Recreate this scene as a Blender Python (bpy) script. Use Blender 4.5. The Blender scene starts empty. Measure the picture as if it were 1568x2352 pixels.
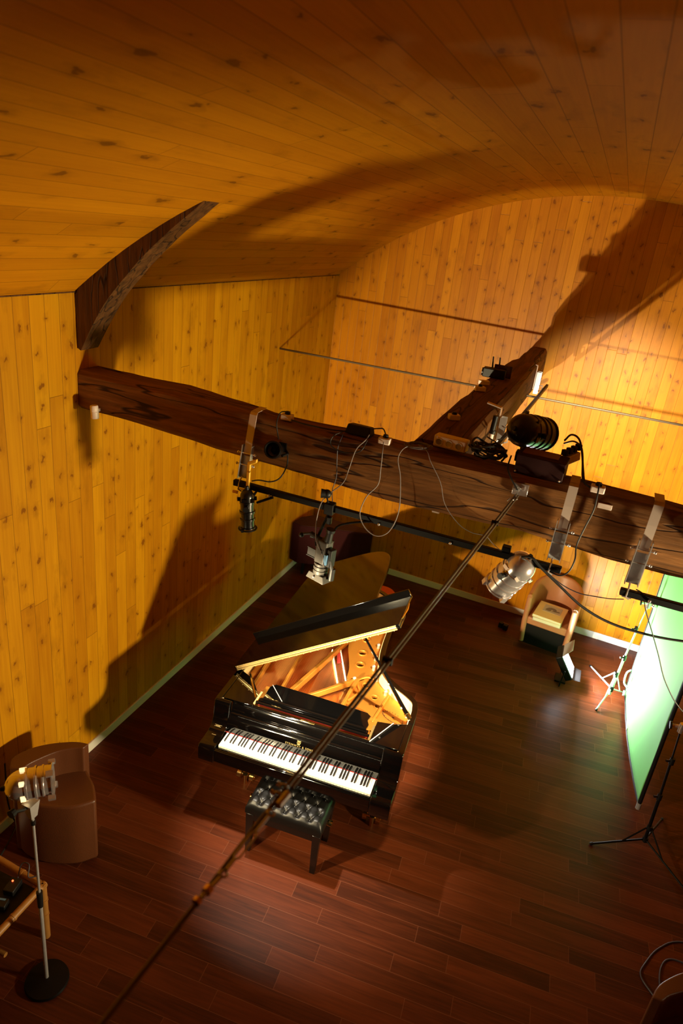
import bpy, bmesh, math, random
from mathutils import Vector, Matrix
from mathutils.noise import noise as mnoise
random.seed(7)
PI = math.pi
SC = bpy.context.scene
COL = SC.collection

# ------------------------------------------------------------------ camera
cam_d = bpy.data.cameras.new('camera'); cam = bpy.data.objects.new('camera', cam_d); COL.objects.link(cam)
cam_d.sensor_fit = 'VERTICAL'; cam_d.sensor_height = 36.0; cam_d.sensor_width = 24.0; cam_d.lens = 24.0
cam_d.clip_start = 0.05; cam_d.clip_end = 60
yaw, pitch, roll = math.radians(-19.12550528), math.radians(22.94190531), math.radians(6.935555)
fwd = Vector((math.sin(yaw)*math.cos(pitch), math.cos(yaw)*math.cos(pitch), -math.sin(pitch)))
r0 = Vector((math.cos(yaw), -math.sin(yaw), 0)); u0 = r0.cross(fwd)
rgt = math.cos(roll)*r0 + math.sin(roll)*u0; upv = -math.sin(roll)*r0 + math.cos(roll)*u0
mw = Matrix((rgt, upv, -fwd)).transposed().to_4x4(); mw.translation = Vector((0, 0, 4.53))
cam.matrix_world = mw
cam_d.dof.use_dof = True; cam_d.dof.focus_distance = 5.2; cam_d.dof.aperture_fstop = 2.2
SC.camera = cam

# ------------------------------------------------------------------ colour management, world
SC.view_settings.view_transform = 'Standard'; SC.view_settings.look = 'None'
SC.view_settings.exposure = -0.14; SC.view_settings.gamma = 1.0; SC.view_settings.use_curve_mapping = False
wd = bpy.data.worlds.new('world'); SC.world = wd; wd.use_nodes = True
wd.node_tree.nodes['Background'].inputs[0].default_value = (0.02, 0.015, 0.01, 1)
wd.node_tree.nodes['Background'].inputs[1].default_value = 0.0

# ------------------------------------------------------------------ lamps of the room
def spot(name, loc, target, power, color, size_deg, blend=0.5, radius=0.04):
    d = bpy.data.lights.new(name, 'SPOT'); o = bpy.data.objects.new(name, d); COL.objects.link(o)
    o.location = loc; d.energy = power; d.color = color; d.spot_size = math.radians(size_deg); d.spot_blend = blend
    d.shadow_soft_size = radius
    o.rotation_euler = (Vector(target)-Vector(loc)).to_track_quat('-Z', 'Y').to_euler()
    return o
WARM = (1.0, 0.80, 0.46)
# tungsten can on the floor stand at the left, throws across the room to the far wall; its soft spill falls on the bench
spot('key_can_light', (-1.87, 2.33, 1.69), (-0.40, 8.3, 1.95), 1220, WARM, 66, 0.30, 0.03)
spot('key_can_spill', (-2.02, 2.27, 1.665), (0.50, 6.0, 0.75), 330, WARM, 116, 1.0, 0.04)
# the matching can outside the frame at the right, throws to the left wall
spot('right_can_light', (2.6, 3.15, 1.9), (-3.37, 3.75, 2.30), 1330, WARM, 83, 0.9, 0.15)
# chrome can on the bar, aimed into the open piano
spot('chrome_can_light', (-0.36, 3.81, 2.61), (-1.22, 4.62, 0.9), 850, (1.0, 0.84, 0.56), 46, 0.5, 0.03)
# black can on the bar, aimed down at the keyboard
spot('black_can_light', (-1.895, 3.655, 2.59), (-1.45, 3.80, 0.75), 460, (1.0, 0.88, 0.68), 53, 0.9, 0.03)
# big black can on top of the tie beam, aimed at the far wall
spot('beam_can_light', (-0.22, 4.38, 3.46), (0.25, 8.3, 2.62), 1500, (1.0, 0.86, 0.60), 40, 0.95, 0.04)
# daylight flood on the floor in front of the green cloth: the lit panel itself
fd = bpy.data.lights.new('flood_panel_light', 'AREA'); fo = bpy.data.objects.new('flood_panel_light', fd); COL.objects.link(fo)
fd.shape = 'RECTANGLE'; fd.size = .22; fd.size_y = .26; fd.energy = 135; fd.color = (0.88, 0.95, 1.0)
FLOOD_N = Vector((.82, .0, .55)).normalized(); fo.location = Vector((.45, 7.12, .25))+FLOOD_N*.012
fo.rotation_euler = FLOOD_N.to_track_quat('-Z', 'Y').to_euler()

# ------------------------------------------------------------------ mesh helpers
class MB:
    def __init__(s): s.bm = bmesh.new()
    def _add(s, vs, fs, M=None):
        if M is not None: vs = [M @ Vector(v) for v in vs]
        bv = [s.bm.verts.new(v) for v in vs]
        for f in fs:
            try: s.bm.faces.new([bv[i] for i in f])
            except ValueError: pass
        return bv
    def box(s, c, d, M=None):
        x, y, z = c; a, b, e = d[0]/2, d[1]/2, d[2]/2
        vs = [(x+i*a, y+j*b, z+k*e) for k in (-1, 1) for j in (-1, 1) for i in (-1, 1)]
        s._add(vs, [(0,2,3,1),(4,5,7,6),(0,1,5,4),(2,6,7,3),(0,4,6,2),(1,3,7,5)], M); return s
    def hexa(s, p, M=None):   # 8 points: bottom ring 0..3, top ring 4..7
        s._add(p, [(3,2,1,0),(4,5,6,7),(0,1,5,4),(1,2,6,5),(2,3,7,6),(3,0,4,7)], M); return s
    def cyl(s, p0, p1, ra, rb=None, seg=16, M=None):
        rb = ra if rb is None else rb
        return s.tube([p0, p1], [ra, rb], seg, M)
    def tube(s, pts, r, seg=8, M=None, smooth=0, closed=False):
        pts = [Vector(p) for p in pts]
        if smooth: pts = catmull(pts, smooth, closed)
        n = len(pts); rr = r if isinstance(r, (list, tuple)) else [r]*n
        if len(rr) != n: rr = [rr[0]]*n
        t0 = (pts[1]-pts[0]).normalized()
        a = Vector((0, 0, 1)) if abs(t0.z) < .9 else Vector((1, 0, 0))
        nrm = t0.cross(a).normalized(); vs = []; prev = t0
        for i, p in enumerate(pts):
            t = (pts[min(i+1, n-1)]-pts[max(i-1, 0)]).normalized() if not closed else (pts[(i+1) % n]-pts[i-1]).normalized()
            if t.length < 1e-6: t = prev
            nrm = (nrm - t*nrm.dot(t)).normalized(); b = t.cross(nrm); prev = t
            for k in range(seg):
                an = 2*PI*k/seg; vs.append(p + (nrm*math.cos(an)+b*math.sin(an))*rr[i])
        fs = []
        m = n if closed else n-1
        for i in range(m):
            j = (i+1) % n
            for k in range(seg):
                l = (k+1) % seg; fs.append((i*seg+k, i*seg+l, j*seg+l, j*seg+k))
        if not closed:
            fs.append(tuple(range(seg))[::-1]); fs.append(tuple((n-1)*seg+k for k in range(seg)))
        s._add(vs, fs, M); return s
    def lathe(s, prof, M=None, seg=24):
        vs = []; fs = []; n = len(prof)
        for (r, z) in prof:
            for k in range(seg):
                an = 2*PI*k/seg; vs.append((max(r, 1e-4)*math.cos(an), max(r, 1e-4)*math.sin(an), z))
        for i in range(n-1):
            for k in range(seg):
                l = (k+1) % seg; fs.append((i*seg+k, i*seg+l, (i+1)*seg+l, (i+1)*seg+k))
        fs.append(tuple(range(seg))[::-1]); fs.append(tuple((n-1)*seg+k for k in range(seg)))
        s._add(vs, fs, M); return s
    def shell(s, prof, M=None, seg=24):   # open lathe
        vs = []; fs = []; n = len(prof)
        for (r, z) in prof:
            for k in range(seg):
                an = 2*PI*k/seg; vs.append((max(r, 1e-4)*math.cos(an), max(r, 1e-4)*math.sin(an), z))
        for i in range(n-1):
            for k in range(seg):
                l = (k+1) % seg; fs.append((i*seg+k, i*seg+l, (i+1)*seg+l, (i+1)*seg+k))
        s._add(vs, fs, M); return s
    def prism(s, poly, z0, z1, M=None):
        n = len(poly)
        vs = [(p[0], p[1], z0) for p in poly]+[(p[0], p[1], z1) for p in poly]
        fs = [tuple(range(n))[::-1], tuple(range(n, 2*n))]
        for i in range(n):
            j = (i+1) % n; fs.append((i, j, n+j, n+i))
        s._add(vs, fs, M); return s
    def ring(s, outer, inner, z0, z1, M=None):   # same point count, closed wall between two outlines
        n = len(outer)
        vs = [(p[0], p[1], z0) for p in outer]+[(p[0], p[1], z1) for p in outer]+[(p[0], p[1], z1) for p in inner]+[(p[0], p[1], z0) for p in inner]
        fs = []
        for i in range(n):
            j = (i+1) % n
            for a in range(4):
                b = (a+1) % 4; fs.append((a*n+i, a*n+j, b*n+j, b*n+i))
        s._add(vs, fs, M); return s
    def torus(s, c, R, r, M=None, seg=24, sg=8, nrm=(0, 0, 1)):
        q = Vector(nrm).to_track_quat('Z', 'Y')
        pts = [Vector(c)+q @ Vector((R*math.cos(2*PI*k/seg), R*math.sin(2*PI*k/seg), 0)) for k in range(seg)]
        return s.tube(pts, r, sg, M, closed=True)
    def sphere(s, c, r, M=None, seg=14, sz=None):
        prof = [(r*math.sin(PI*i/8), -(sz or r)*math.cos(PI*i/8)) for i in range(9)]
        T = Matrix.Translation(c); return s.lathe(prof, (M @ T) if M is not None else T, seg)
    def build(s, name, mat, parent=None, smooth=None, bevel=0, bseg=2, loc=None):
        bmesh.ops.recalc_face_normals(s.bm, faces=s.bm.faces[:])
        me = bpy.data.meshes.new(name); s.bm.to_mesh(me); s.bm.free()
        o = bpy.data.objects.new(name, me); COL.objects.link(o)
        if mat: me.materials.append(mat)
        if parent is not None: o.parent = parent
        if loc is not None: o.location = loc
        if bevel:
            m = o.modifiers.new('bevel', 'BEVEL'); m.width = bevel; m.segments = bseg; m.limit_method = 'ANGLE'; m.angle_limit = math.radians(40)
        if smooth is None: smooth = 35
        if smooth:
            me.polygons.foreach_set('use_smooth', [True]*len(me.polygons))
            ang = math.radians(smooth)
            b2 = bmesh.new(); b2.from_mesh(me)
            for e in b2.edges:
                if len(e.link_faces) == 2 and e.calc_face_angle(0) > ang: e.smooth = False
            b2.to_mesh(me); b2.free()
        return o

def each(b, name, m, parent, **kw):
    """one object for every separate piece collected in b"""
    bm = b.bm; bm.verts.ensure_lookup_table(); seen = set(); outl = []
    for v0 in bm.verts:
        if v0 in seen: continue
        st = [v0]; seen.add(v0); isl = []
        while st:
            v = st.pop(); isl.append(v)
            for e in v.link_edges:
                w = e.other_vert(v)
                if w not in seen: seen.add(w); st.append(w)
        mp = {}; nb_ = MB()
        for v in isl: mp[v] = nb_.bm.verts.new(v.co)
        for f in {f for v in isl for f in v.link_faces}: nb_.bm.faces.new([mp[v] for v in f.verts])
        outl.append(nb_.build(name, m, parent, **kw))
    bm.free(); return outl
def catmull(pts, n, closed=False):
    out = []; N = len(pts); rng = N if closed else N-1
    for i in range(rng):
        p0 = pts[(i-1) % N] if (closed or i > 0) else pts[0]*2-pts[1]
        p1 = pts[i]; p2 = pts[(i+1) % N]
        p3 = pts[(i+2) % N] if (closed or i+2 < N) else pts[-1]*2-pts[-2]
        for k in range(n):
            t = k/n
            out.append(0.5*((2*p1)+(-p0+p2)*t+(2*p0-5*p1+4*p2-p3)*t*t+(-p0+3*p1-3*p2+p3)*t**3))
    if not closed: out.append(pts[-1])
    return out
def c2(pts, n, closed=False): return [(v.x, v.y) for v in catmull([Vector((p[0], p[1], 0)) for p in pts], n, closed)]
def aim(loc, d, up=(0, 0, 1)):   # matrix whose +Z looks along d
    q = Vector(d).normalized().to_track_quat('Z', 'Y'); return Matrix.Translation(loc) @ q.to_matrix().to_4x4()
def tag(o, label, cat, group=None, kind=None):
    o['label'] = label; o['category'] = cat
    if group: o['group'] = group
    if kind: o['kind'] = kind
    return o
def thing(name, label, cat, loc=(0, 0, 0), rz=0, group=None):
    o = bpy.data.objects.new(name, None); COL.objects.link(o); o.empty_display_size = .1
    o.location = loc; o.rotation_euler = (0, 0, rz); return tag(o, label, cat, group)
def copy_thing(o, loc=None, rz=None, label=None):
    c = o.copy(); COL.objects.link(c)
    if loc is not None: c.location = loc
    if rz is not None: c.rotation_euler = (0, 0, rz)
    if label: c['label'] = label
    for ch in list(o.children):
        d = ch.copy(); COL.objects.link(d); d.parent = c
        for g in list(ch.children):
            e = g.copy(); COL.objects.link(e); e.parent = d
    return c
def struct(o): o['kind'] = 'structure'; return o

# ------------------------------------------------------------------ materials
def mat(name, col, rough=.5, metal=0, coat=0, spec=.5, emit=None, es=0, bump=0, bscale=60, var=0, vscale=6, trans=0, sheen=0):
    m = bpy.data.materials.new(name); m.use_nodes = True; nt = m.node_tree; N = nt.nodes; L = nt.links
    p = N['Principled BSDF']; p.inputs['Base Color'].default_value = (*col, 1); p.inputs['Roughness'].default_value = rough
    p.inputs['Metallic'].default_value = metal; p.inputs['Specular IOR Level'].default_value = spec
    p.inputs['Coat Weight'].default_value = coat; p.inputs['Coat Roughness'].default_value = .04
    if sheen: p.inputs['Sheen Weight'].default_value = sheen
    if trans: p.inputs['Transmission Weight'].default_value = trans
    if emit: p.inputs['Emission Color'].default_value = (*emit, 1); p.inputs['Emission Strength'].default_value = es
    tc = N.new('ShaderNodeTexCoord')
    nz = N.new('ShaderNodeTexNoise'); nz.inputs['Scale'].default_value = vscale; nz.inputs['Detail'].default_value = 4
    L.new(tc.outputs['Object'], nz.inputs['Vector'])
    v = var if var else .06
    mx = N.new('ShaderNodeMix'); mx.data_type = 'RGBA'
    mx.inputs['A'].default_value = (*[c*(1-v) for c in col], 1); mx.inputs['B'].default_value = (*[min(1, c*(1+v)) for c in col], 1)
    L.new(nz.outputs['Fac'], mx.inputs['Factor']); L.new(mx.outputs['Result'], p.inputs['Base Color'])
    if bump:
        n2 = N.new('ShaderNodeTexNoise'); n2.inputs['Scale'].default_value = bscale; n2.inputs['Detail'].default_value = 3
        L.new(tc.outputs['Object'], n2.inputs['Vector'])
        b = N.new('ShaderNodeBump'); b.inputs['Strength'].default_value = bump; b.inputs['Distance'].default_value = .01
        L.new(n2.outputs['Fac'], b.inputs['Height']); L.new(b.outputs['Normal'], p.inputs['Normal'])
    return m

def planks(name, c_lo, c_hi, seam, knot, W, Lg, rough, knot_on=True, grain=.25, bump=.3, spec=.4, coat=0, streak=2.0, kx=5.2, ky=8.5, kthr=.5):
    """boards laid along U (metres) and W wide along V (metres); every board gets a tone of its own"""
    m = bpy.data.materials.new(name); m.use_nodes = True; nt = m.node_tree; N = nt.nodes; L = nt.links
    p = N['Principled BSDF']; p.inputs['Roughness'].default_value = rough; p.inputs['Specular IOR Level'].default_value = spec
    p.inputs['Coat Weight'].default_value = coat; p.inputs['Coat Roughness'].default_value = .2
    uv = N.new('ShaderNodeUVMap'); sp = N.new('ShaderNodeSeparateXYZ'); L.new(uv.outputs['UV'], sp.inputs[0])
    def mt(op, a, b=None, c=None):
        n = N.new('ShaderNodeMath'); n.operation = op
        for i, x in enumerate((a, b, c)):
            if x is None: continue
            if isinstance(x, (int, float)): n.inputs[i].default_value = x
            else: L.new(x, n.inputs[i])
        return n.outputs[0]
    def wn(a, b=None):
        n = N.new('ShaderNodeTexWhiteNoise'); n.noise_dimensions = '2D'
        cb = N.new('ShaderNodeCombineXYZ'); L.new(a, cb.inputs[0])
        if b is not None: L.new(b, cb.inputs[1])
        L.new(cb.outputs[0], n.inputs['Vector']); return n.outputs['Value']
    u, v = sp.outputs[0], sp.outputs[1]
    vr = mt('DIVIDE', v, W); row = mt('FLOOR', vr); fv = mt('FRACT', vr)
    rr = wn(row); uu = mt('ADD', mt('DIVIDE', u, Lg), mt('MULTIPLY', rr, 7.31)); colm = mt('FLOOR', uu); fu = mt('FRACT', uu)
    tone = wn(row, colm)
    ev = mt('MULTIPLY', mt('MINIMUM', fv, mt('SUBTRACT', 1.0, fv)), W)
    eu = mt('MULTIPLY', mt('MINIMUM', fu, mt('SUBTRACT', 1.0, fu)), Lg)
    edge = mt('MINIMUM', ev, eu)
    sm = N.new('ShaderNodeMapRange'); sm.inputs['From Min'].default_value = .0008; sm.inputs['From Max'].default_value = .003
    sm.inputs['To Min'].default_value = 1; sm.inputs['To Max'].default_value = 0; L.new(edge, sm.inputs['Value'])
    # grain, different on each board
    cb = N.new('ShaderNodeCombineXYZ'); L.new(mt('MULTIPLY', u, streak), cb.inputs[0]); L.new(mt('MULTIPLY', v, 55.0), cb.inputs[1]); L.new(mt('MULTIPLY', tone, 37.0), cb.inputs[2])
    gn = N.new('ShaderNodeTexNoise'); gn.inputs['Scale'].default_value = 1.0; gn.inputs['Detail'].default_value = 5; gn.inputs['Distortion'].default_value = .6
    L.new(cb.outputs[0], gn.inputs['Vector'])
    cbb = N.new('ShaderNodeCombineXYZ'); L.new(mt('MULTIPLY', u, 1.3), cbb.inputs[0]); L.new(mt('MULTIPLY', v, 9.0), cbb.inputs[1]); L.new(mt('MULTIPLY', tone, 91.0), cbb.inputs[2])
    gb = N.new('ShaderNodeTexNoise'); gb.inputs['Scale'].default_value = 1.0; gb.inputs['Detail'].default_value = 3; L.new(cbb.outputs[0], gb.inputs['Vector'])
    f = mt('ADD', mt('MULTIPLY', tone, .62), mt('ADD', mt('MULTIPLY', mt('SUBTRACT', gn.outputs['Fac'], .5), grain*4), mt('MULTIPLY', mt('SUBTRACT', gb.outputs['Fac'], .35), .9)))
    f = mt('MINIMUM', mt('MAXIMUM', f, 0.0), 1.0)
    mx = N.new('ShaderNodeMix'); mx.data_type = 'RGBA'; mx.inputs['A'].default_value = (*c_lo, 1); mx.inputs['B'].default_value = (*c_hi, 1); L.new(f, mx.inputs['Factor'])
    out = mx.outputs['Result']
    if knot_on:
        cs = N.new('ShaderNodeCombineXYZ'); L.new(mt('MULTIPLY', u, 2.4), cs.inputs[0]); L.new(mt('MULTIPLY', v, 6.5), cs.inputs[1]); L.new(mt('MULTIPLY', tone, 13.0), cs.inputs[2])
        sn = N.new('ShaderNodeTexNoise'); sn.inputs['Scale'].default_value = 1.0; sn.inputs['Detail'].default_value = 5; sn.inputs['Roughness'].default_value = .62; L.new(cs.outputs[0], sn.inputs['Vector'])
        sr = N.new('ShaderNodeMapRange'); sr.inputs['From Min'].default_value = .57; sr.inputs['From Max'].default_value = .74; sr.inputs['To Max'].default_value = .55; L.new(sn.outputs['Fac'], sr.inputs['Value'])
        ms = N.new('ShaderNodeMix'); ms.data_type = 'RGBA'; ms.inputs['B'].default_value = (*[c*.62 for c in c_lo], 1); L.new(sr.outputs[0], ms.inputs['Factor']); L.new(out, ms.inputs['A']); out = ms.outputs['Result']
        ck = N.new('ShaderNodeCombineXYZ'); L.new(mt('MULTIPLY', u, kx), ck.inputs[0]); L.new(mt('MULTIPLY', v, ky), ck.inputs[1])
        wob = N.new('ShaderNodeTexNoise'); wob.inputs['Scale'].default_value = 3.5; wob.inputs['Detail'].default_value = 2; L.new(ck.outputs[0], wob.inputs['Vector'])
        vm = N.new('ShaderNodeVectorMath'); vm.operation = 'SCALE'; vm.inputs[3].default_value = .55; L.new(wob.outputs['Color'], vm.inputs[0])
        va = N.new('ShaderNodeVectorMath'); L.new(ck.outputs[0], va.inputs[0]); L.new(vm.outputs[0], va.inputs[1])
        vo = N.new('ShaderNodeTexVoronoi'); vo.voronoi_dimensions = '2D'; vo.inputs['Scale'].default_value = 1.0; L.new(va.outputs[0], vo.inputs['Vector'])
        sc = N.new('ShaderNodeSeparateColor'); L.new(vo.outputs['Color'], sc.inputs[0])
        on = mt('GREATER_THAN', sc.outputs[0], kthr)
        rad = mt('ADD', mt('MULTIPLY', sc.outputs[1], .10), .05)
        k1 = mt('SUBTRACT', 1.0, mt('MINIMUM', mt('DIVIDE', vo.outputs['Distance'], rad), 1.0))
        k2 = mt('SUBTRACT', 1.0, mt('MINIMUM', mt('DIVIDE', vo.outputs['Distance'], mt('MULTIPLY', rad, 3.4)), 1.0))
        kk = mt('MINIMUM', mt('MULTIPLY', on, mt('ADD', mt('MULTIPLY', k1, 1.5), mt('MULTIPLY', k2, .42))), .92)
        m2 = N.new('ShaderNodeMix'); m2.data_type = 'RGBA'; m2.inputs['B'].default_value = (*knot, 1); L.new(kk, m2.inputs['Factor']); L.new(out, m2.inputs['A']); out = m2.outputs['Result']
    m3 = N.new('ShaderNodeMix'); m3.data_type = 'RGBA'; m3.inputs['B'].default_value = (*seam, 1)
    L.new(mt('MULTIPLY', sm.outputs[0], .75), m3.inputs['Factor']); L.new(out, m3.inputs['A']); L.new(m3.outputs['Result'], p.inputs['Base Color'])
    b = N.new('ShaderNodeBump'); b.inputs['Strength'].default_value = bump; b.inputs['Distance'].default_value = .004
    L.new(mt('SUBTRACT', mt('MULTIPLY', gn.outputs['Fac'], .25), sm.outputs[0]), b.inputs['Height']); L.new(b.outputs['Normal'], p.inputs['Normal'])
    return m

def timber(name, lo, hi, crack, rough=.75, axis='X', sc=1.0):
    m = bpy.data.materials.new(name); m.use_nodes = True; nt = m.node_tree; N = nt.nodes; L = nt.links
    p = N['Principled BSDF']; p.inputs['Roughness'].default_value = rough; p.inputs['Specular IOR Level'].default_value = .25
    tc = N.new('ShaderNodeTexCoord'); mp = N.new('ShaderNodeMapping')
    s = {'X': (1.2, 16, 16), 'Y': (16, 1.2, 16), 'Z': (16, 16, 1.2)}[axis]; mp.inputs['Scale'].default_value = tuple(x*sc for x in s)
    L.new(tc.outputs['Object'], mp.inputs['Vector'])
    a = N.new('ShaderNodeTexNoise'); a.inputs['Scale'].default_value = 1.6; a.inputs['Detail'].default_value = 8; a.inputs['Roughness'].default_value = .65; a.inputs['Distortion'].default_value = .5
    L.new(mp.outputs[0], a.inputs['Vector'])
    r = N.new('ShaderNodeValToRGB'); r.color_ramp.elements[0].position = .3; r.color_ramp.elements[0].color = (*lo, 1); r.color_ramp.elements[1].position = .72; r.color_ramp.elements[1].color = (*hi, 1)
    L.new(a.outputs['Fac'], r.inputs['Fac'])
    mp2 = N.new('ShaderNodeMapping'); s2 = {'X': (.55, 5.5, 5.5), 'Y': (5.5, .55, 5.5), 'Z': (5.5, 5.5, .55)}[axis]; mp2.inputs['Scale'].default_value = s2; L.new(tc.outputs['Object'], mp2.inputs['Vector'])
    n2 = N.new('ShaderNodeTexNoise'); n2.inputs['Scale'].default_value = 1.3; n2.inputs['Detail'].default_value = 2.5; L.new(mp2.outputs[0], n2.inputs['Vector'])
    ab = N.new('ShaderNodeMath'); ab.operation = 'SUBTRACT'; L.new(n2.outputs['Fac'], ab.inputs[0]); ab.inputs[1].default_value = .5
    ab2 = N.new('ShaderNodeMath'); ab2.operation = 'ABSOLUTE'; L.new(ab.outputs[0], ab2.inputs[0])
    cr = N.new('ShaderNodeMapRange'); cr.inputs['From Min'].default_value = .003; cr.inputs['From Max'].default_value = .016; cr.inputs['To Min'].default_value = .85; cr.inputs['To Max'].default_value = 0
    L.new(ab2.outputs[0], cr.inputs['Value'])
    mx = N.new('ShaderNodeMix'); mx.data_type = 'RGBA'; L.new(cr.outputs[0], mx.inputs['Factor']); L.new(r.outputs[0], mx.inputs['A']); mx.inputs['B'].default_value = (*crack, 1)
    L.new(mx.outputs['Result'], p.inputs['Base Color'])
    b = N.new('ShaderNodeBump'); b.inputs['Strength'].default_value = .6; b.inputs['Distance'].default_value = .012
    su = N.new('ShaderNodeMath'); su.operation = 'SUBTRACT'; L.new(a.outputs['Fac'], su.inputs[0]); L.new(cr.outputs[0], su.inputs[1])
    L.new(su.outputs[0], b.inputs['Height']); L.new(b.outputs['Normal'], p.inputs['Normal'])
    return m

PINE_W = planks('pine_wall_boards', (.44, .172, .0015), (.64, .300, .003), (.16, .06, .003), (.22, .070, .0015), .128, 2.9, .62, spec=.12, kthr=.55, kx=5.6, ky=7.6)
PINE_B = planks('pine_far_wall_boards', (.44, .145, .001), (.62, .240, .002), (.16, .06, .003), (.22, .065, .001), .105, 2.6, .42, spec=.2, kthr=.48, kx=6.2, ky=9.2)
PINE_C = planks('pine_ceiling_boards', (.47, .175, .002), (.60, .240, .003), (.18, .07, .002), (.20, .07, .002), .128, 3.1, .65, spec=.12, kthr=.74, kx=3.4, ky=6.5)
FLOOR = planks('merbau_floor', (.046, .0105, .0034), (.135, .029, .0085), (.17, .055, .026), (.03, .01, .005), .13, .92, .40, knot_on=False, grain=.3, bump=.05, spec=.17, coat=.0, streak=3.0)
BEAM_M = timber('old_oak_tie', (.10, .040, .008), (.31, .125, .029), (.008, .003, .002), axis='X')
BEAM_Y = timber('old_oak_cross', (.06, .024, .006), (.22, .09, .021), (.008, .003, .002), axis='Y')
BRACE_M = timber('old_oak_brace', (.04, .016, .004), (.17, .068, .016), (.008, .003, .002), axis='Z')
WHITE_P = mat('white_paint', (.80, .75, .67), .4)
PLASTIC = mat('cream_plastic', (.86, .72, .64), .4)
BLACKL = mat('black_lacquer', (.0011, .0010, .0010), .05, coat=.6, spec=.6)
BLACKLID = mat('black_lacquer_lid', (.0011, .0010, .0010), .08, spec=.5)
BLACKM = mat('black_metal', (.0035, .003, .003), .5, spec=.2)
BLACKS = mat('black_semi_gloss', (.004, .0036, .0034), .28, coat=.25)
BLACKR = mat('black_rubber', (.005, .005, .0055), .5, spec=.35)
IVORY = mat('ivory_key', (.86, .84, .74), .25)
EBONY = mat('ebony_key', (.008, .007, .007), .3)
GOLDP = mat('bronze_plate', (.56, .225, .030), .42, metal=.65, bump=.15, bscale=160)
BRASS = mat('polished_brass', (.90, .66, .26), .18, metal=1)
HINGEM = mat('hinge_brass', (.50, .36, .15), .34, metal=.75)
COPPER = mat('copper_strings', (.85, .42, .18), .30, metal=1)
STEELS = mat('steel_strings', (.80, .66, .46), .3, metal=1)
SPRUCE = mat('soundboard_spruce', (.62, .30, .08), .35, coat=.4, var=.2, vscale=20)
RIMIN = mat('maple_inner_rim', (.90, .68, .34), .4, coat=.2, var=.1)
FELTR = mat('red_felt', (.40, .025, .02), .9)
FELTW = mat('white_felt', (.75, .70, .60), .9)
GOLDT = mat('gold_leaf', (.95, .72, .30), .3, metal=.8)
CHROME = mat('polished_aluminium', (.80, .78, .80), .17, metal=.82)
STEEL = mat('galvanised_steel', (.58, .58, .60), .34, metal=.6, var=.15, vscale=40)
STRAPM = mat('grey_strap_steel', (.66, .55, .49), .45, metal=.3)
RODM = mat('dull_iron_rod', (.13, .095, .055), .42, metal=.5)
LEATHB = mat('black_leather', (.0035, .0032, .003), .42, bump=.08, bscale=220, spec=.45)
LEATHT = mat('tan_leather', (.42, .17, .075), .42, bump=.12, bscale=120, var=.12)
LEATHD = mat('brown_leather', (.105, .034, .0115), .38, bump=.12, bscale=120, var=.12)
LEATHF = mat('shaded_chair_base', (.004, .003, .0025), .7, spec=.2)  # near-black colour carries the shade on the chair front below the seat
GREEN = mat('green_cloth', (.15, .54, .12), .8, bump=.05, bscale=14)
DRED = mat('dark_red_cloth', (.030, .0028, .0030), .9, spec=.2, bump=.3, bscale=260)
REDSEAT = mat('red_seat', (.62, .08, .02), .5)
BAMBOO = mat('bamboo', (.33, .15, .032), .45, var=.2, vscale=25)
CABLEB = mat('black_cable', (.010, .010, .010), .5)
CABLEW = mat('white_cable', (.20, .17, .165), .5)
CABLEG = mat('grey_cable', (.045, .045, .065), .5)
YELLOW = mat('yellow_handle', (.85, .46, .03), .45)
SILVER = mat('camera_silver', (.060, .056, .052), .5, metal=.15, spec=.3)
LENSG = mat('lens_glass', (.01, .01, .015), .05, coat=1)
PAPER = mat('book_paper', (.70, .62, .48), .7)
COVER = mat('book_cover', (.78, .55, .24), .45)
PICT = mat('cover_print', (.20, .16, .12), .6, var=.6, vscale=55)
COVERG = mat('cover_grey', (.50, .44, .35), .6)
BOXRED = mat('dark_red_box', (.030, .005, .005), .65, spec=.25)
BOXTOP = mat('brown_box_top', (.20, .08, .02), .5)
SHADEW = mat('stand_paint_white', (.42, .42, .46), .4, metal=.3)
LED = mat('red_led', (1, .1, .05), .4, emit=(1, .08, .02), es=6)
LAMPF = mat('flood_led_face', (1, 1, 1), .4, emit=(.86, .94, 1), es=25)
GREYFL = mat('grey_gel_flap', (.45, .46, .5), .5)
VENTL = mat('glowing_vent', (1, .8, .5), .5, emit=(1, .74, .34), es=1.6)  # emission imitates lamp light leaking through the vents of the can
BLUEP = mat('blue_label', (.10, .25, .45), .5)

# ------------------------------------------------------------------ room shell
XL, XR, Y0 = -3.37, 3.09, -3.0
def yback(x): return 8.27+(1.2-x)*0.0524
ZS = 3.904; X0c, Z0c, RV = -0.14, 0.085, 5.0
def quad_uv(name, vs, uvs, m, faces=None):
    me = bpy.data.meshes.new(name); me.from_pydata(vs, [], faces or [tuple(range(len(vs)))]); me.update()
    ul = me.uv_layers.new(name='UVMap')
    for l in me.loops: ul.data[l.index].uv = uvs[l.vertex_index]
    me.materials.append(m); o = bpy.data.objects.new(name, me); COL.objects.link(o); return struct(o)
def slab(name, front, back, uv, m):   # a wall with real thickness: front outline and the matching back outline
    n = len(front); vs = list(front)+list(back); fs = [tuple(range(n)), tuple(range(n, 2*n))[::-1]]
    for i in range(n):
        j = (i+1) % n; fs.append((i, n+i, n+j, j))
    return quad_uv(name, vs, [uv(v) for v in vs], m, fs)
T = .15
fa = math.radians(4.3)
def fuv(v): return (v[0]*math.cos(fa)+v[1]*math.sin(fa), -v[0]*math.sin(fa)+v[1]*math.cos(fa)+.03)
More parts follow.
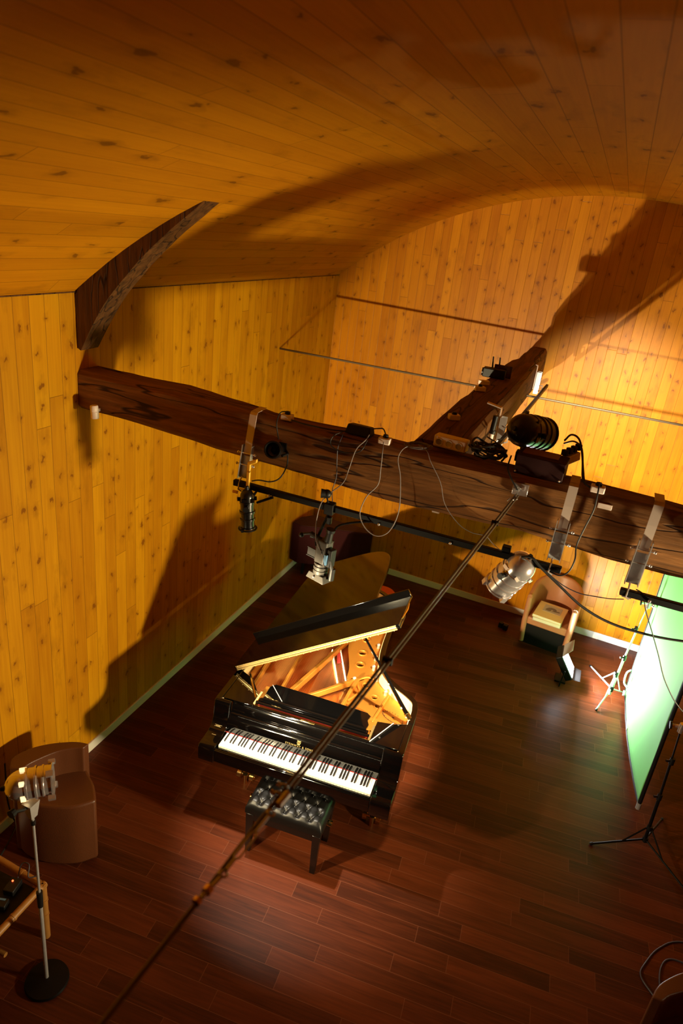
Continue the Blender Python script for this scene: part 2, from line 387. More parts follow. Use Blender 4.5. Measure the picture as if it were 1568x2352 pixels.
slab('floor', [(XL-T, Y0-T, 0), (XR+T, Y0-T, 0), (XR+T, 8.8, 0), (XL-T, 8.8, 0)], [(XL-T, Y0-T, -T), (XR+T, Y0-T, -T), (XR+T, 8.8, -T), (XL-T, 8.8, -T)], fuv, FLOOR)
slab('wall_left', [(XL, Y0, 0), (XL, yback(XL), 0), (XL, yback(XL), ZS), (XL, Y0, ZS)], [(XL-T, Y0, 0), (XL-T, yback(XL), 0), (XL-T, yback(XL), ZS), (XL-T, Y0, ZS)], lambda v: (v[2]+.3, v[1]-3.124), PINE_W)
slab('wall_right', [(XR, Y0, 0), (XR, Y0, ZS), (XR, yback(XR), ZS), (XR, yback(XR), 0)], [(XR+T, Y0, 0), (XR+T, Y0, ZS), (XR+T, yback(XR), ZS), (XR+T, yback(XR), 0)], lambda v: (v[2], v[1]), PINE_W)
arc = []
for i in range(49):
    x = XL+(XR-XL)*i/48; arc.append((x, math.sqrt(RV*RV-(x-X0c)**2)+Z0c))
fr = [(XL, yback(XL), 0), (XR, yback(XR), 0)]+[(x, yback(x), z) for x, z in arc[::-1]]
slab('wall_back', fr, [(x, y+T, z) for x, y, z in fr], lambda v: (v[2]+.9, v[0]), PINE_B)
fr = [(XR, Y0, 0), (XL, Y0, 0)]+[(x, Y0, z) for x, z in arc]
slab('wall_front', fr, [(x, y-T, z) for x, y, z in fr], lambda v: (v[2], v[0]), PINE_W)
vs = []; uvs = []; fs = []
for i, (x, z) in enumerate(arc):
    a = RV*math.atan2(x-X0c, z-Z0c)
    for y in (Y0-.1, yback(x)+.02):
        for k in (0, .12):
            s = (RV+k)/RV; vs.append((X0c+(x-X0c)*s, y, Z0c+(z-Z0c)*s)); uvs.append((y, a+.033))
for i in range(48):
    a, b = 4*i, 4*i+4
    fs += [(a, a+2, b+2, b), (a+1, b+1, b+3, a+3), (a, b, b+1, a+1), (a+2, a+3, b+3, b+2)]
cl = quad_uv('ceiling', vs, uvs, PINE_C, fs)
for f in cl.data.polygons: f.use_smooth = True
cl.data.set_sharp_from_angle(angle=math.radians(30))
struct(MB().box((XL+.009, (Y0+yback(XL))/2, .045), (.018, yback(XL)-Y0, .09)).build('baseboard_left', WHITE_P, bevel=.004))
d = Vector((XR-XL, yback(XR)-yback(XL), 0)); ln = d.length; d.normalize(); nb = Vector((d.y, -d.x, 0))
MBb = Matrix.Translation(Vector((XL, yback(XL), 0))) @ Matrix(((d.x, -nb.x, 0, 0), (d.y, -nb.y, 0, 0), (0, 0, 1, 0), (0, 0, 0, 1)))
struct(MB().box((ln/2, -.009, .045), (ln, .018, .09), MBb).build('baseboard_back', WHITE_P, bevel=.004))
# thin dark strip where the boards meet the vault
struct(MB().box((XL+.006, (Y0+yback(XL))/2, ZS-.004), (.004, yback(XL)-Y0, .008)).build('trim_1', BRACE_M))

# ------------------------------------------------------------------ timbers
def wobble_beam(name, m, stations, n=6, amp=.012, loc=None):
    """stations: (4 corner points) rings along the timber; subdivided and hewn a little uneven"""
    b = MB(); rings = []
    for i in range(len(stations)-1):
        for k in range(n):
            t = k/n
            rings.append([Vector(p).lerp(Vector(q), t) for p, q in zip(stations[i], stations[i+1])])
    rings.append([Vector(p) for p in stations[-1]])
    vs = []; per = 0
    for R in rings:
        pts = []
        for a in range(4):
            p, q = R[a], R[(a+1) % 4]
            for f in (.10, .5, .90): pts.append(p.lerp(q, f))
        per = len(pts); c = sum(pts, Vector())/per
        for p in pts:
            w = mnoise(p*2.3)*amp*1.3+mnoise(p*7)*amp*.4
            vs.append(p+(p-c).normalized()*w)
    fs = []
    for i in range(len(rings)-1):
        for k in range(per):
            l = (k+1) % per; fs.append((i*per+k, i*per+l, (i+1)*per+l, (i+1)*per+k))
    fs.append(tuple(range(per))[::-1]); fs.append(tuple((len(rings)-1)*per+k for k in range(per)))
    b._add(vs, fs); o = b.build(name, m, smooth=32); return o
def bst(x, z0, z1, y0=3.78, y1=4.01): return [(x, y0, z0), (x, y1, z0), (x, y1, z1), (x, y0, z1)]
tie = wobble_beam('tie_beam', BEAM_M, [bst(-3.365, 3.105, 3.375), bst(-2.6, 3.07, 3.375, 3.775, 4.04), bst(-1.9, 3.04, 3.34, 3.77, 3.95), bst(-1.0, 2.985, 3.335, 3.77, 3.97), bst(-.2, 3.0, 3.33, 3.77, 4.0), bst(.6, 2.955, 3.325, 3.77, 3.96), bst(1.6, 2.98, 3.34), bst(3.08, 3.08, 3.36)], 8)
tag(tie, 'long dark oak tie beam spanning the room from the left wall', 'beam')
def cst(y, xl, xr, z0, z1): return [(xl, y, z0), (xr, y, z0), (xr, y, z1), (xl, y, z1)]
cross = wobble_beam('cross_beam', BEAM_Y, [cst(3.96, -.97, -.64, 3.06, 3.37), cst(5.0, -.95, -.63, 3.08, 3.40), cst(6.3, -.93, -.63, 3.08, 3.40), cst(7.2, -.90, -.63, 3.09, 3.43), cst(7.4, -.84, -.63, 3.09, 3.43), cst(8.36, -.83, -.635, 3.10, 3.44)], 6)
tag(cross, 'shorter dark oak beam running from the tie beam back into the far wall', 'beam')
# curved brace in the corner between left wall and vault: outer edge follows wall and ceiling, inner edge is a shallow bow
outer = [(-3.36, 3.53), (-3.36, 3.70), (-3.36, 3.88), (-3.23, 4.03), (-2.95, 4.26), (-2.65, 4.44), (-2.40, 4.57)]
inner = [(-3.34, 3.52), (-3.24, 3.68), (-3.12, 3.86), (-2.98, 4.03), (-2.82, 4.19), (-2.62, 4.37), (-2.38, 4.56)]
b = MB(); n = 24
oc = c2(outer, 4); ic = c2(inner, 4)
vs = []
for (x0, z0), (x1, z1) in zip(oc, ic):
    for y, x, z in ((3.78, x0, z0), (3.78, x1, z1), (3.96, x1, z1), (3.96, x0, z0)):
        w = mnoise(Vector((x*4, y*4, z*4)))*.012; vs.append((x+w*.6, y+w, z-abs(w)))
fs = []
for i in range(len(oc)-1):
    for k in range(4): fs.append((i*4+k, i*4+(k+1) % 4, (i+1)*4+(k+1) % 4, (i+1)*4+k))
fs += [(3, 2, 1, 0), tuple((len(oc)-1)*4+k for k in range(4))]
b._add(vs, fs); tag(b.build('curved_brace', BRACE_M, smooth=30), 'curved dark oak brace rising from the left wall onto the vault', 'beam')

# ------------------------------------------------------------------ iron tie rods
b = MB(); b.tube([(-3.366, 6.96, 3.154), (3.08, 6.96, 3.14)], .011, 10)
r = b.build('tie_rod', RODM); tag(r, 'thin dark iron rod running across the room in front of the far wall', 'rod')
fr_ = thing('tie_rod', 'iron tie rod with turnbuckle slanting from the tie beam toward the foreground', 'rod', (0, 0, 0))
A = Vector((-.275, 3.735, 3.235)); B = Vector((-.535, .56, 3.20)); dr = (B-A).normalized(); sd = Vector((dr.y, -dr.x, 0)).normalized()
def onrod(y, off=0, dz=0):
    t = (y-A.y)/(B.y-A.y); return A.lerp(B, t)+sd*off+Vector((0, 0, dz))
MB().tube([onrod(3.735), onrod(1.0), onrod(.875, 0, -.004), onrod(-2.98)], .0058, 10).build('rod_bar', RODM, fr_)
MB().tube([onrod(3.70, -.017, .006), onrod(1.22, -.016, .008)], .0052, 10).build('rod_bar', RODM, fr_)
b = MB()
for y in (3.24, 1.86):
    b.box((0, 0, 0), (.012, .034, .024), Matrix.Translation(onrod(y, -.006, .003)) @ dr.to_track_quat('X', 'Z').to_matrix().to_4x4())
each(b, 'rod_clamp', BLACKM, fr_)
cl_ = MB().cyl(onrod(1.20, -.016, .006), onrod(1.155, -.015, .006), .011, .010, 8).build('clamp_nut', STEEL, fr_)
b = MB()
for dy in (1.215, 1.185):
    b.torus(onrod(dy, .002, .004), .010, .003, nrm=tuple(dr)); b.cyl(onrod(dy, .012, .004), onrod(dy, .024, .006), .006, .006, 8)
each(b, 'cable_clamp', STEEL, fr_)
b = MB(); b.torus(onrod(1.125, -.014, .010), .009, .003, nrm=(.3, .2, 1)); b.tube([onrod(1.115, -.014, .01), onrod(1.06, -.013, .01)], .004)
b.build('eye_bolt', STEEL, fr_)
b = MB()
for off in (-.020, -.006): b.tube([onrod(1.065, -.013, .01), onrod(1.05, off, .01), onrod(.985, off, .010), onrod(.975, -.013, .01)], .0026)
each(b, 'turnbuckle_side', STEEL, fr_)
b = MB(); b.tube([onrod(.975, -.013, .01), onrod(.945, -.013, .01)], .004); b.torus(onrod(.934, -.013, .01), .009, .0028, nrm=(.2, .3, 1)); b.tube([onrod(.925, -.013, .01), onrod(.868, -.004, .004)], .0045)
b.build('eye_bolt', STEEL, fr_)
b = MB(); b.cyl(onrod(.895, -.006, .006), onrod(.882, -.006, .006), .011, .011, 8); b.cyl(onrod(.865), onrod(.855), .010, .010, 8)
each(b, 'rod_clamp', BRASS, fr_)
MB().tube([onrod(.866), onrod(.86, .014, -.03), onrod(.855, .030, -.075), onrod(.852, .040, -.112)], [.0035, .003, .003, .002], 6).build('loose_wire_end', BLACKM, fr_)
b = MB(); b.box((-.262, 3.755, 3.262), (.085, .012, .07)); b.cyl((-.285, 3.75, 3.265), (-.285, 3.728, 3.262), .009, .009, 8); b.cyl((-.245, 3.75, 3.275), (-.245, 3.725, 3.275), .010, .010, 6)
b.tube([onrod(3.70), onrod(3.66, -.02), onrod(3.63)], .005); b.tube([onrod(3.66, .015), onrod(3.60, .02)], .003)
b.build('anchor_plate', CHROME, fr_, bevel=.002)

# ------------------------------------------------------------------ beam straps and lighting bars
def hanger(name, x, label, xb, zb):
    t = thing(name, label, 'bracket', (x, 3.75, 3.34))
    w = .05
    b = MB()
    prof = [(.12, .035), (.0, .03), (-.012, .015), (-.018, -.10), (-.020, -.24)]
    dx = (xb-x)
    for i in range(len(prof)-1):
        (y0, z0), (y1, z1) = prof[i], prof[i+1]; s0 = dx*max(0, -z0)/.47; s1 = dx*max(0, -z1)/.47
        p = [(-w/2+s0, y0, z0), (w/2+s0, y0, z0), (w/2+s0, y0-.005, z0-.003), (-w/2+s0, y0-.005, z0-.003), (-w/2+s1, y1, z1), (w/2+s1, y1, z1), (w/2+s1, y1-.005, z1-.003), (-w/2+s1, y1-.005, z1-.003)]
        b.hexa(p)
    b.build('strap', STRAPM, t)
    # slotted channel below the strap
    b = MB(); z0, z1 = -.19, zb-3.34+.035; sh = dx*.8
    def P(xx, yy, zz): return (xx+dx*(-zz)/.47, yy, zz)
    for s in (-1, 1):
        b.hexa([P(s*.034-.002, -.045, z1), P(s*.034+.002, -.045, z1), P(s*.034+.002, -.008, z1), P(s*.034-.002, -.008, z1), P(s*.034-.002, -.045, z0), P(s*.034+.002, -.045, z0), P(s*.034+.002, -.008, z0), P(s*.034-.002, -.008, z0)])
    b.hexa([P(-.034, -.012, z1), P(.034, -.012, z1), P(.034, -.008, z1), P(-.034, -.008, z1), P(-.034, -.012, z0-.08), P(.034, -.012, z0-.08), P(.034, -.008, z0-.08), P(-.034, -.008, z0-.08)])
    b.build('slotted_channel', STEEL, t)
    for zz in (-.245, -.325):
        b = MB(); b.cyl(P(-.062, -.03, zz), P(.062, -.03, zz), .0045, .0045, 8)
        for s in (-1, 1): b.sphere(P(s*.060, -.03, zz), .009)
        b.build('bolt', CHROME, t)
    b = MB(); b.tube([P(-.008, -.035, zb-3.34+.05), P(-.008, -.058, zb-3.34+.02), P(-.008, -.062, zb-3.34-.03), P(.012, -.05, zb-3.34-.045)], .005)
    b.box(P(0, -.02, zb-3.34-.045), (.05, .03, .006)); each(b, 'hook_bolt', CHROME, t)
    return t
H1 = hanger('beam_hanger', -1.955, 'grey steel strap hanger on the left end of the bar, beside the small black spotlight', -2.0, 2.88)
# yellow-handled clamp screwed onto the first hanger
y = MB(); y.box((-.0+.02, -.07, -.40), (.022, .018, .22)); y.hexa([(-.0+.01, -.08, -.31), (.075, -.08, -.275), (.075, -.06, -.275), (.01, -.06, -.31), (.01, -.08, -.285), (.075, -.08, -.25), (.075, -.06, -.25), (.01, -.06, -.285)])
y.box((-.075, -.06, -.515), (.04, .012, .02)); o = y.build('clamp_handle', YELLOW, H1, bevel=.004); o['label'] = 'yellow clamp handle'
hanger('beam_hanger', .012, 'grey steel strap hanger at the right end of the long bar, above the tub chair', .005, 2.87)
hanger('beam_hanger', .447, 'grey steel strap hanger nearest the green screen', .43, 2.845)
def bar(name, pts, label, r=.020):
    b = MB(); d = (Vector(pts[1])-Vector(pts[0])); q = d.to_track_quat('X', 'Z').to_matrix().to_4x4()
    b.box((d.length/2, 0, 0), (d.length, r*1.7, r*2), Matrix.Translation(pts[0]) @ q)
    t = tag(b.build(name, BLACKM, bevel=.004), label, 'lighting bar'); return t
BAR1 = bar('lighting_bar', [(-2.05, 3.705, 2.885), (.06, 3.705, 2.865)], 'long black lighting bar hung in front of the tie beam over the piano')
BAR2 = bar('lighting_bar', [(.385, 3.705, 2.835), (1.9, 3.705, 2.82)], 'black lighting bar at the right crossing in front of the green screen')
for bb, xs in ((BAR1, (-1.03, -.58, -.12, -1.78)), (BAR2, (.54, 1.2))):
    for x in xs:
        MB().sphere((x, 3.684, 2.862 if bb is BAR1 else 2.828), .009).build('bolt', CHROME, bb)
# bar and hangers on the right flank of the cross beam
BAR3 = bar('lighting_bar', [(-.55, 4.15, 3.235), (-.50, 7.60, 3.165)], 'black lighting bar along the right flank of the cross beam', .016)
def side_hanger(y, label):
    t = thing('beam_hanger', label, 'bracket', (-.60, y, 3.40))
    b = MB(); b.box((-.012, 0, -.12), (.006, .05, .24)); b.hexa([(-.012, -.025, .0), (-.012, .025, .0), (-.012, .025, .008), (-.012, -.025, .008), (-.12, -.025, .02), (-.12, .025, .02), (-.12, .025, .028), (-.12, -.025, .028)]); b.build('strap', STRAPM, t)
    b = MB()
    for s in (-1, 1): b.box((.02, s*.032, -.17), (.045, .004, .22))
    b.box((0, 0, -.17), (.004, .066, .22)); b.build('slotted_channel', STEEL, t)
    b = MB(); b.tube([(.03, 0, -.20), (.075, 0, -.19), (.078, 0, -.24), (.03, 0, -.26)], .006); b.cyl((.05, -.05, -.13), (.05, .05, -.13), .005, .005, 8); each(b, 'hook_bolt', CHROME, t)
side_hanger(5.05, 'bright steel hanger on the flank of the cross beam beside the sockets')
side_hanger(7.3, 'bright steel hanger on the cross beam end close to the far wall')

# ------------------------------------------------------------------ stage lamps
def can_parts(t, M, m, L=.30, R=.105, clips=True, dome=.11, mm=None, vm=None):
    """lamp can along +Z of M, mouth at z = L, domed back below z = 0"""
    b = MB(); prof = [(.012, -dome)]+[(R*math.sin(a), -dome*math.cos(a)) for a in [PI/2*k/7 for k in range(1, 8)]]
    prof += [(R, L*.12), (R+.004, L*.13), (R+.004, L*.20), (R, L*.21), (R, L*.42), (R+.007, L*.44), (R+.007, L*.50), (R, L*.52), (R, L*.66), (R+.006, L*.68), (R+.006, L*.73), (R, L*.75), (R, L*.96), (R+.008, L*.97), (R+.008, L), (R-.006, L), (R-.008, L*.75), (R-.010, L*.2)]
    b.shell(prof, M, 28); b.build('can_body', m, t, smooth=40)
    b = MB()
    for a in range(6):
        an = PI*2*a/6+.3; b.box((R*1.005*math.cos(an), R*1.005*math.sin(an), L*.06), (.012, .034, .024), M)
    each(b, 'vent', vm or m, t)
    b = MB(); b.lathe([(R*.9, L*.50), (R*.9, L*.52)], M, 24); b.build('lamp_glass', LENSG, t)
    if clips:
        b = MB()
        for a in range(4):
            an = PI/2*a+.5; T2 = M @ Matrix.Rotation(an, 4, 'Z'); b.box((R+.016, 0, L*.95), (.022, .030, .035), T2)
        each(b, 'front_clip', mm or m, t)
    b = MB(); b.cyl((0, 0, -dome*.95), (0, 0, -dome-.018), .016, .013, 12, M); b.build('cable_gland', BLACKR, t)
def yoke(t, M, R, att, L=.30, m=None):
    b = MB(); P = [M @ Vector((s*(R+.012), 0, L*.3)) for s in (-1, 1)]
    b.tube([P[0], P[0].lerp(Vector(att), .75), Vector(att), P[1].lerp(Vector(att), .75), P[1]], .008, 6); b.build('yoke', m or BLACKM, t)
    b = MB()
    for s in (-1, 1): b.cyl(M @ Vector((s*(R), 0, L*.3)), M @ Vector((s*(R+.035), 0, L*.3)), .016, .020, 10)
    each(b, 'knob', BLACKR, t)

# chrome can on the long bar, looking down-left into the piano
t = thing('stage_lamp', 'polished silver stage lamp on the long bar, aimed down into the piano', 'lamp', (-.185, 3.72, 2.80))
dv = Vector((-1.0, .50, -1.05)); dv = Vector((-.42, .26, -.85))
M = aim((.02, .0, .015), dv); can_parts(t, M, CHROME, .215, .090, True, .095, CHROME); yoke(t, M, .09, (-.06, -.01, .075), .2, CHROME)
MB().box((-.075, 0, .085), (.05, .05, .07)).build('bar_clamp', BLACKM, t, bevel=.005)
# black can at the left end of the bar, hanging straight down
t = thing('stage_lamp', 'slim black stage lamp hanging mouth down at the left end of the bar', 'lamp', (-1.915, 3.665, 2.885))
M = aim((-.005, -.015, -.055), (.07, .03, -1)); can_parts(t, M, BLACKS, .215, .046, False, .055)
b = MB(); b.torus((0, 0, .222), .058, .006, M); b.box((-.045, -.03, .222), (.022, .016, .018), M); b.box((.055, .0, .222), (.022, .02, .014), M); b.build('filter_frame', BLACKM, t)
yoke(t, M, .046, (.04, .02, -.02), .2)
MB().cyl((.06, .0, -.085), (.16, .03, -.03), .008, .010, 8).build('bar_clamp', BLACKM, t)
# big black can lying on top of the tie beam, aimed at the far wall
t = thing('stage_lamp', 'large black stage lamp on top of the tie beam, aimed at the far wall', 'lamp', (-.34, 4.0, 3.47))
M = aim((.0, .04, .055), (.42, .88, -.22)); can_parts(t, M, BLACKS, .24, .098, False, .10); yoke(t, M, .098, (.02, .08, -.08), .2)
MB().box((.02, .06, -.105), (.07, .07, .06)).build('bar_clamp', BLACKM, t, bevel=.005)
# little spotlight fixed on the face of the beam
def face_spot(x, label, ang):
    t = thing('spotlight', label, 'lamp', (x, 3.77, 3.20))
    M = aim((.035, -.075, -.03), (math.sin(ang), -.85, .30))
    b = MB(); b.shell([(.012, -.10), (.035, -.095), (.048, -.06), (.050, .03), (.056, .035), (.056, .065), (.045, .066), (.040, .03), (.024, .02), (.020, .0), (.002, -.01)], M, 24); b.build('spot_body', BLACKS, t)
    b = MB(); b.torus((0, 0, .066), .050, .004, M); b.build('rim_ring', BLACKM, t)
    b = MB(); b.tube([(.05, 0, -.02), (.10, -.03, -.05), (.085, -.08, -.055)], .009); b.box((.05, -.004, -.02), (.05, .012, .05)); b.build('mount_arm', BLACKM, t)
face_spot(-1.80, 'small black spotlight fixed to the tie beam beside the left hanger', .12)
face_spot(.735, 'small black spotlight on the tie beam at the right edge', .1)

# ------------------------------------------------------------------ camcorder rig hung from the bar
t = thing('camcorder', 'silver camcorder hanging lens down from the long bar, above the piano', 'camera', (-1.36, 3.70, 2.88))
b = MB(); b.box((0, -.005, -.0), (.06, .06, .075)); b.box((.01, -.02, -.075), (.03, .03, .05)); b.build('bar_clamp', BLACKM, t, bevel=.005)
b = MB(); b.tube([(0, -.01, -.03), (-.035, -.02, -.14), (-.06, -.03, -.24), (-.045, -.05, -.26)], .010); b.box((-.02, -.03, -.21), (.16, .02, .012)); b.build('mount_arm', BLACKM, t)
zc = Vector((-.03, -.05, -1)).normalized(); xc = Vector((1, -.34, -.05)); xc = (xc-zc*xc.dot(zc)).normalized(); yc_ = zc.cross(xc)
Mc = Matrix.Translation((.015, -.07, -.27)) @ Matrix((xc, -yc_, zc)).transposed().to_4x4()
b = MB(); b.box((0, 0, 0), (.085, .075, .16), Mc); b.build('camera_body', SILVER, t, bevel=.012, bseg=3)
b = MB(); b.cyl((0, -.045, -.005), (0, -.036, -.005), .018, .018, 16, Mc); b.cyl((.02, -.04, -.02), (.02, -.037, -.02), .006, .006, 10, Mc); each(b, 'button', SILVER, t)
b = MB(); b.lathe([(.040, .075), (.047, .08), (.047, .092), (.043, .094), (.043, .10), (.049, .102), (.049, .118), (.044, .12), (.044, .126), (.048, .128), (.048, .15)], Mc, 24); b.build('lens_barrel', SILVER, t)
b = MB(); b.hexa([(-.060, -.042, .150), (.060, -.042, .150), (.060, .042, .150), (-.060, .042, .150), (-.074, -.052, .195), (.074, -.052, .195), (.074, .052, .195), (-.074, .052, .195)], Mc); o = b.build('lens_hood', SILVER, t, bevel=.004)
b = MB(); b.box((0, 0, .1965), (.12, .08, .004), Mc); b.build('front_lens', LENSG, o)
b = MB(); b.sphere((-.01, -.05, .172), .008, Mc); b.build('hood_screw', CHROME, o)
b = MB(); b.box((.065, .0, .02), (.035, .055, .12), Mc); b.build('battery', BLACKR, t, bevel=.006)
b = MB(); b.box((.052, -.035, .03), (.022, .02, .07), Mc); o = b.build('label_strip', BLUEP, t, bevel=.003)
b = MB(); b.box((-.085, .0, .045), (.085, .008, .058), Mc); b.box((-.085, -.006, .018), (.09, .004, .005), Mc); b.box((-.085, -.006, .074), (.09, .004, .005), Mc); b.build('flip_screen', BLACKR, t)
b = MB(); b.cyl((.022, -.005, -.075), (.03, -.005, -.145), .026, .022, 16, Mc); b.cyl((.03, -.005, -.145), (.032, -.005, -.165), .028, .030, 16, Mc); b.build('viewfinder', BLACKR, t)
b = MB(); b.cyl((-.03, -.01, -.07), (-.11, -.015, -.085), .018, .015, 12, Mc); b.cyl((-.11, -.015, -.085), (-.165, -.02, -.06), .009, .009, 10, Mc); b.sphere((-.185, -.02, -.045), .018, Mc); b.build('pan_handle', BLACKR, t)
b = MB(); b.cyl((.085, .01, .09), (.085, .01, .17), .019, .019, 14, Mc); b.cyl((.075, -.02, .03), (.085, .0, .09), .009, .012, 8, Mc); b.build('microphone', BLACKR, t)
b = MB(); b.tube([(.035, -.03, -.18), (.07, -.035, -.10), (.13, -.035, -.06), (.22, -.02, -.03), (.32, -.0, -.01)], .007, 8, smooth=5); b.build('gooseneck', BLACKM, t)
b = MB(); b.cyl((.03, -.03, -.19), (.04, -.03, -.16), .012, .012, 10); b.build('thumb_screw', CHROME, t)
b = MB(); b.sphere((-.02, -.03, .10), .028); b.cyl((-.02, -.03, .10), (-.055, -.045, .10), .024, .030, 14); b.build('lens_cap', BLACKR, t)
b = MB(); b.tube([(-.02, -.03, .085), (-.01, -.03, .05), (.0, -.02, .03)], .006); b.build('cap_bracket', BLACKM, t)

# ------------------------------------------------------------------ sockets, adaptors and boxes on the timbers
def socket(x, y, z, label, rz=0, plug=True, w=.075):
    t = thing('socket_box', label, 'socket', (x, y, z), rz)
    b = MB(); b.box((0, 0, .019), (w, .055, .038)); b.build('box_body', PLASTIC, t, bevel=.006)
    if plug:
        b = MB(); b.cyl((0, 0, .036), (0, 0, .055), .019, .015, 12); b.build('plug', BLACKR, t)
    return t
socket(-1.765, 3.83, 3.338, 'white socket box on the tie beam above the small black spotlight', .1)
socket(-1.10, 3.81, 3.333, 'white socket box on the tie beam between the black adaptor and the cross beam', -.05)
socket(.135, 3.80, 3.33, 'white socket box on the tie beam between the two right hangers', .0)
socket(-.845, 4.50, 3.385, 'white socket box on the cross beam nearest the tie beam', .5)
socket(-.87, 5.52, 3.40, 'lower of the two cream socket boxes beside the device case', .5, True, .085)
socket(-.89, 5.80, 3.40, 'upper of the two cream socket boxes, touching the device case', .5, False, .085)
t = thing('power_strip', 'large white multi-way socket block where the two beams meet', 'socket', (-.72, 3.90, 3.365), -.12)
MB().box((0, 0, .035), (.20, .075, .07)).build('block_body', PLASTIC, t, bevel=.008)
for k in range(3): MB().lathe([(.024, 0), (.024, .004), (.019, .004), (.017, -.006)], Matrix.Translation((-.065+.062*k, -.0375, .032)) @ Matrix.Rotation(PI/2, 4, 'X'), 18).build('outlet', WHITE_P, t)
t = thing('power_adaptor', 'flat black power adaptor lying on the tie beam left of the cross beam', 'adaptor', (-1.28, 3.85, 3.345), -.05)
MB().hexa([(-.085, -.045, 0), (.085, -.045, 0), (.085, .045, 0), (-.085, .045, 0), (-.07, -.035, .06), (.075, -.03, .06), (.075, .04, .05), (-.07, .04, .05)]).build('adaptor_case', BLACKR, t, bevel=.006)
t = thing('device_case', 'dark electronics case with two stubby antennas on the cross beam', 'device', (-.86, 6.22, 3.40), .06)
b = MB(); b.box((-.02, 0, .04), (.20, .10, .08)); b.build('case_body', BLACKR, t, bevel=.008)
b = MB(); b.box((.045, .055, .055), (.16, .02, .11)); b.build('back_plate', BRACE_M, t, bevel=.004)
for x in (-.05, .01): MB().cyl((x, .05, .07), (x-.012, .07, .17), .008, .006, 8).build('antenna', BLACKR, t)
b = MB(); b.cyl((-.13, -.01, .04), (-.09, -.01, .04), .035, .035, 16); b.build('reel', BLACKS, t)
t = thing('cable_connector', 'black cable connector hanging on the flank of the cross beam', 'connector', (-.585, 4.62, 3.44))
b = MB(); b.cyl((0, 0, 0), (-.005, 0, -.10), .019, .019, 12); b.cyl((0, 0, -.10), (-.005, 0, -.125), .022, .022, 12); b.build('connector_body', BLACKR, t)
b = MB(); b.cyl((-.005, 0, -.125), (-.005, 0, -.165), .016, .014, 12); b.build('connector_tail', PLASTIC, t)
t = thing('dimmer_box', 'dark red dimmer box on the tie beam beside the large black lamp', 'box', (-.185, 3.88, 3.335), -.06)
b = MB(); b.box((0, 0, .055), (.27, .17, .11)); b.build('box_body', BOXRED, t, bevel=.004)
b = MB(); b.box((-.015, .02, .113), (.20, .12, .006)); b.build('box_lid', BOXTOP, t)
for x in (-.125, .12): MB().sphere((x, -.087, .012), .007).build('screw', CHROME, t)
t = thing('power_strip', 'cream power strip full of black plugs standing behind the dark red box', 'socket', (-.05, 4.02, 3.36), .9)
b = MB(); b.box((0, 0, .06), (.16, .045, .05), Matrix.Rotation(-.25, 4, 'Y')); b.build('block_body', PLASTIC, t, bevel=.005)
for k in range(4): MB().box((-.05+.034*k, -.0, .10+.009*k), (.026, .036, .035)).build('plug', BLACKR, t, bevel=.004)
b = MB(); b.box((.192, 3.762, 3.272), (.075, .008, .030)); t = tag(b.build('label_plate', PLASTIC, bevel=.002), 'small cream label plate on the tie beam face between the right hangers', 'label')
b = MB(); b.lathe([(.027, 0), (.028, .004), (.028, .045), (.026, .047), (.028, .05), (.028, .085), (.024, .092)], Matrix.Translation((-3.19, 3.735, 3.075)) @ Matrix.Rotation(-.08, 4, 'Y'), 20)
t = tag(b.build('motion_sensor', PLASTIC), 'small white cylindrical sensor on the left end of the tie beam', 'sensor')
MB().box((-3.19, 3.765, 3.13), (.02, .05, .02)).build('sensor_bracket', PLASTIC, t)
b = MB(); b.box((-.72, 3.80, 2.985), (.045, .012, .012)); tag(b.build('cable_clip', PLASTIC, bevel=.002), 'small white clip on the underside of the tie beam', 'clip')

# ------------------------------------------------------------------ cables
def cable(name, pts, r, m, label, group=None):
    b = MB(); b.tube(pts, r, 7, smooth=6); return tag(b.build(name, m, smooth=60), label, 'cable', group)
def Y(pts, y=3.69): return [(p[0], p[2] if len(p) > 2 else y, p[1]) for p in pts]
cable('cable', Y([(-1.20, 3.37, 3.80), (-1.205, 3.345, 3.75), (-1.25, 3.28, 3.73), (-1.28, 3.15, 3.73), (-1.30, 3.06, 3.71), (-1.37, 2.98, 3.68), (-1.41, 2.91, 3.66), (-1.42, 2.79, 3.64), (-1.39, 2.68, 3.60), (-1.33, 2.60, 3.585), (-1.31, 2.54, 3.56)]), .0032, CABLEW, 'white cable dropping from the black adaptor to the camcorder')
cable('cable', Y([(-1.10, 3.35, 3.78), (-1.085, 3.30, 3.735), (-1.08, 3.20, 3.73), (-1.08, 3.10, 3.72), (-1.13, 3.02, 3.68), (-1.15, 2.91, 3.66), (-1.10, 2.83, 3.65), (-1.02, 2.80, 3.65), (-.95, 2.85, 3.66), (-.92, 2.98, 3.69), (-.95, 3.17, 3.725), (-.985, 3.28, 3.735), (-.97, 3.34, 3.77), (-.93, 3.355, 3.85)]), .0032, CABLEW, 'white cable hanging in a wide loop below the tie beam')
cable('cable', Y([(-.90, 3.37, 3.82), (-.83, 3.36, 3.765), (-.79, 3.31, 3.735), (-.71, 3.20, 3.73), (-.66, 3.08, 3.72), (-.56, 2.99, 3.70), (-.47, 2.96, 3.69), (-.39, 2.965, 3.68), (-.34, 2.93, 3.68), (-.27, 2.88, 3.70)]), .0022, CABLEW, 'thin white cable sagging from the beam joint to the silver lamp')
cable('cable', Y([(-1.365, 3.34, 3.79), (-1.37, 3.27, 3.74), (-1.365, 3.18, 3.735), (-1.355, 3.08, 3.73), (-1.36, 3.0, 3.70), (-1.345, 2.93, 3.685)]), .003, CABLEG, 'thin grey cable falling straight from the adaptor to the bar')
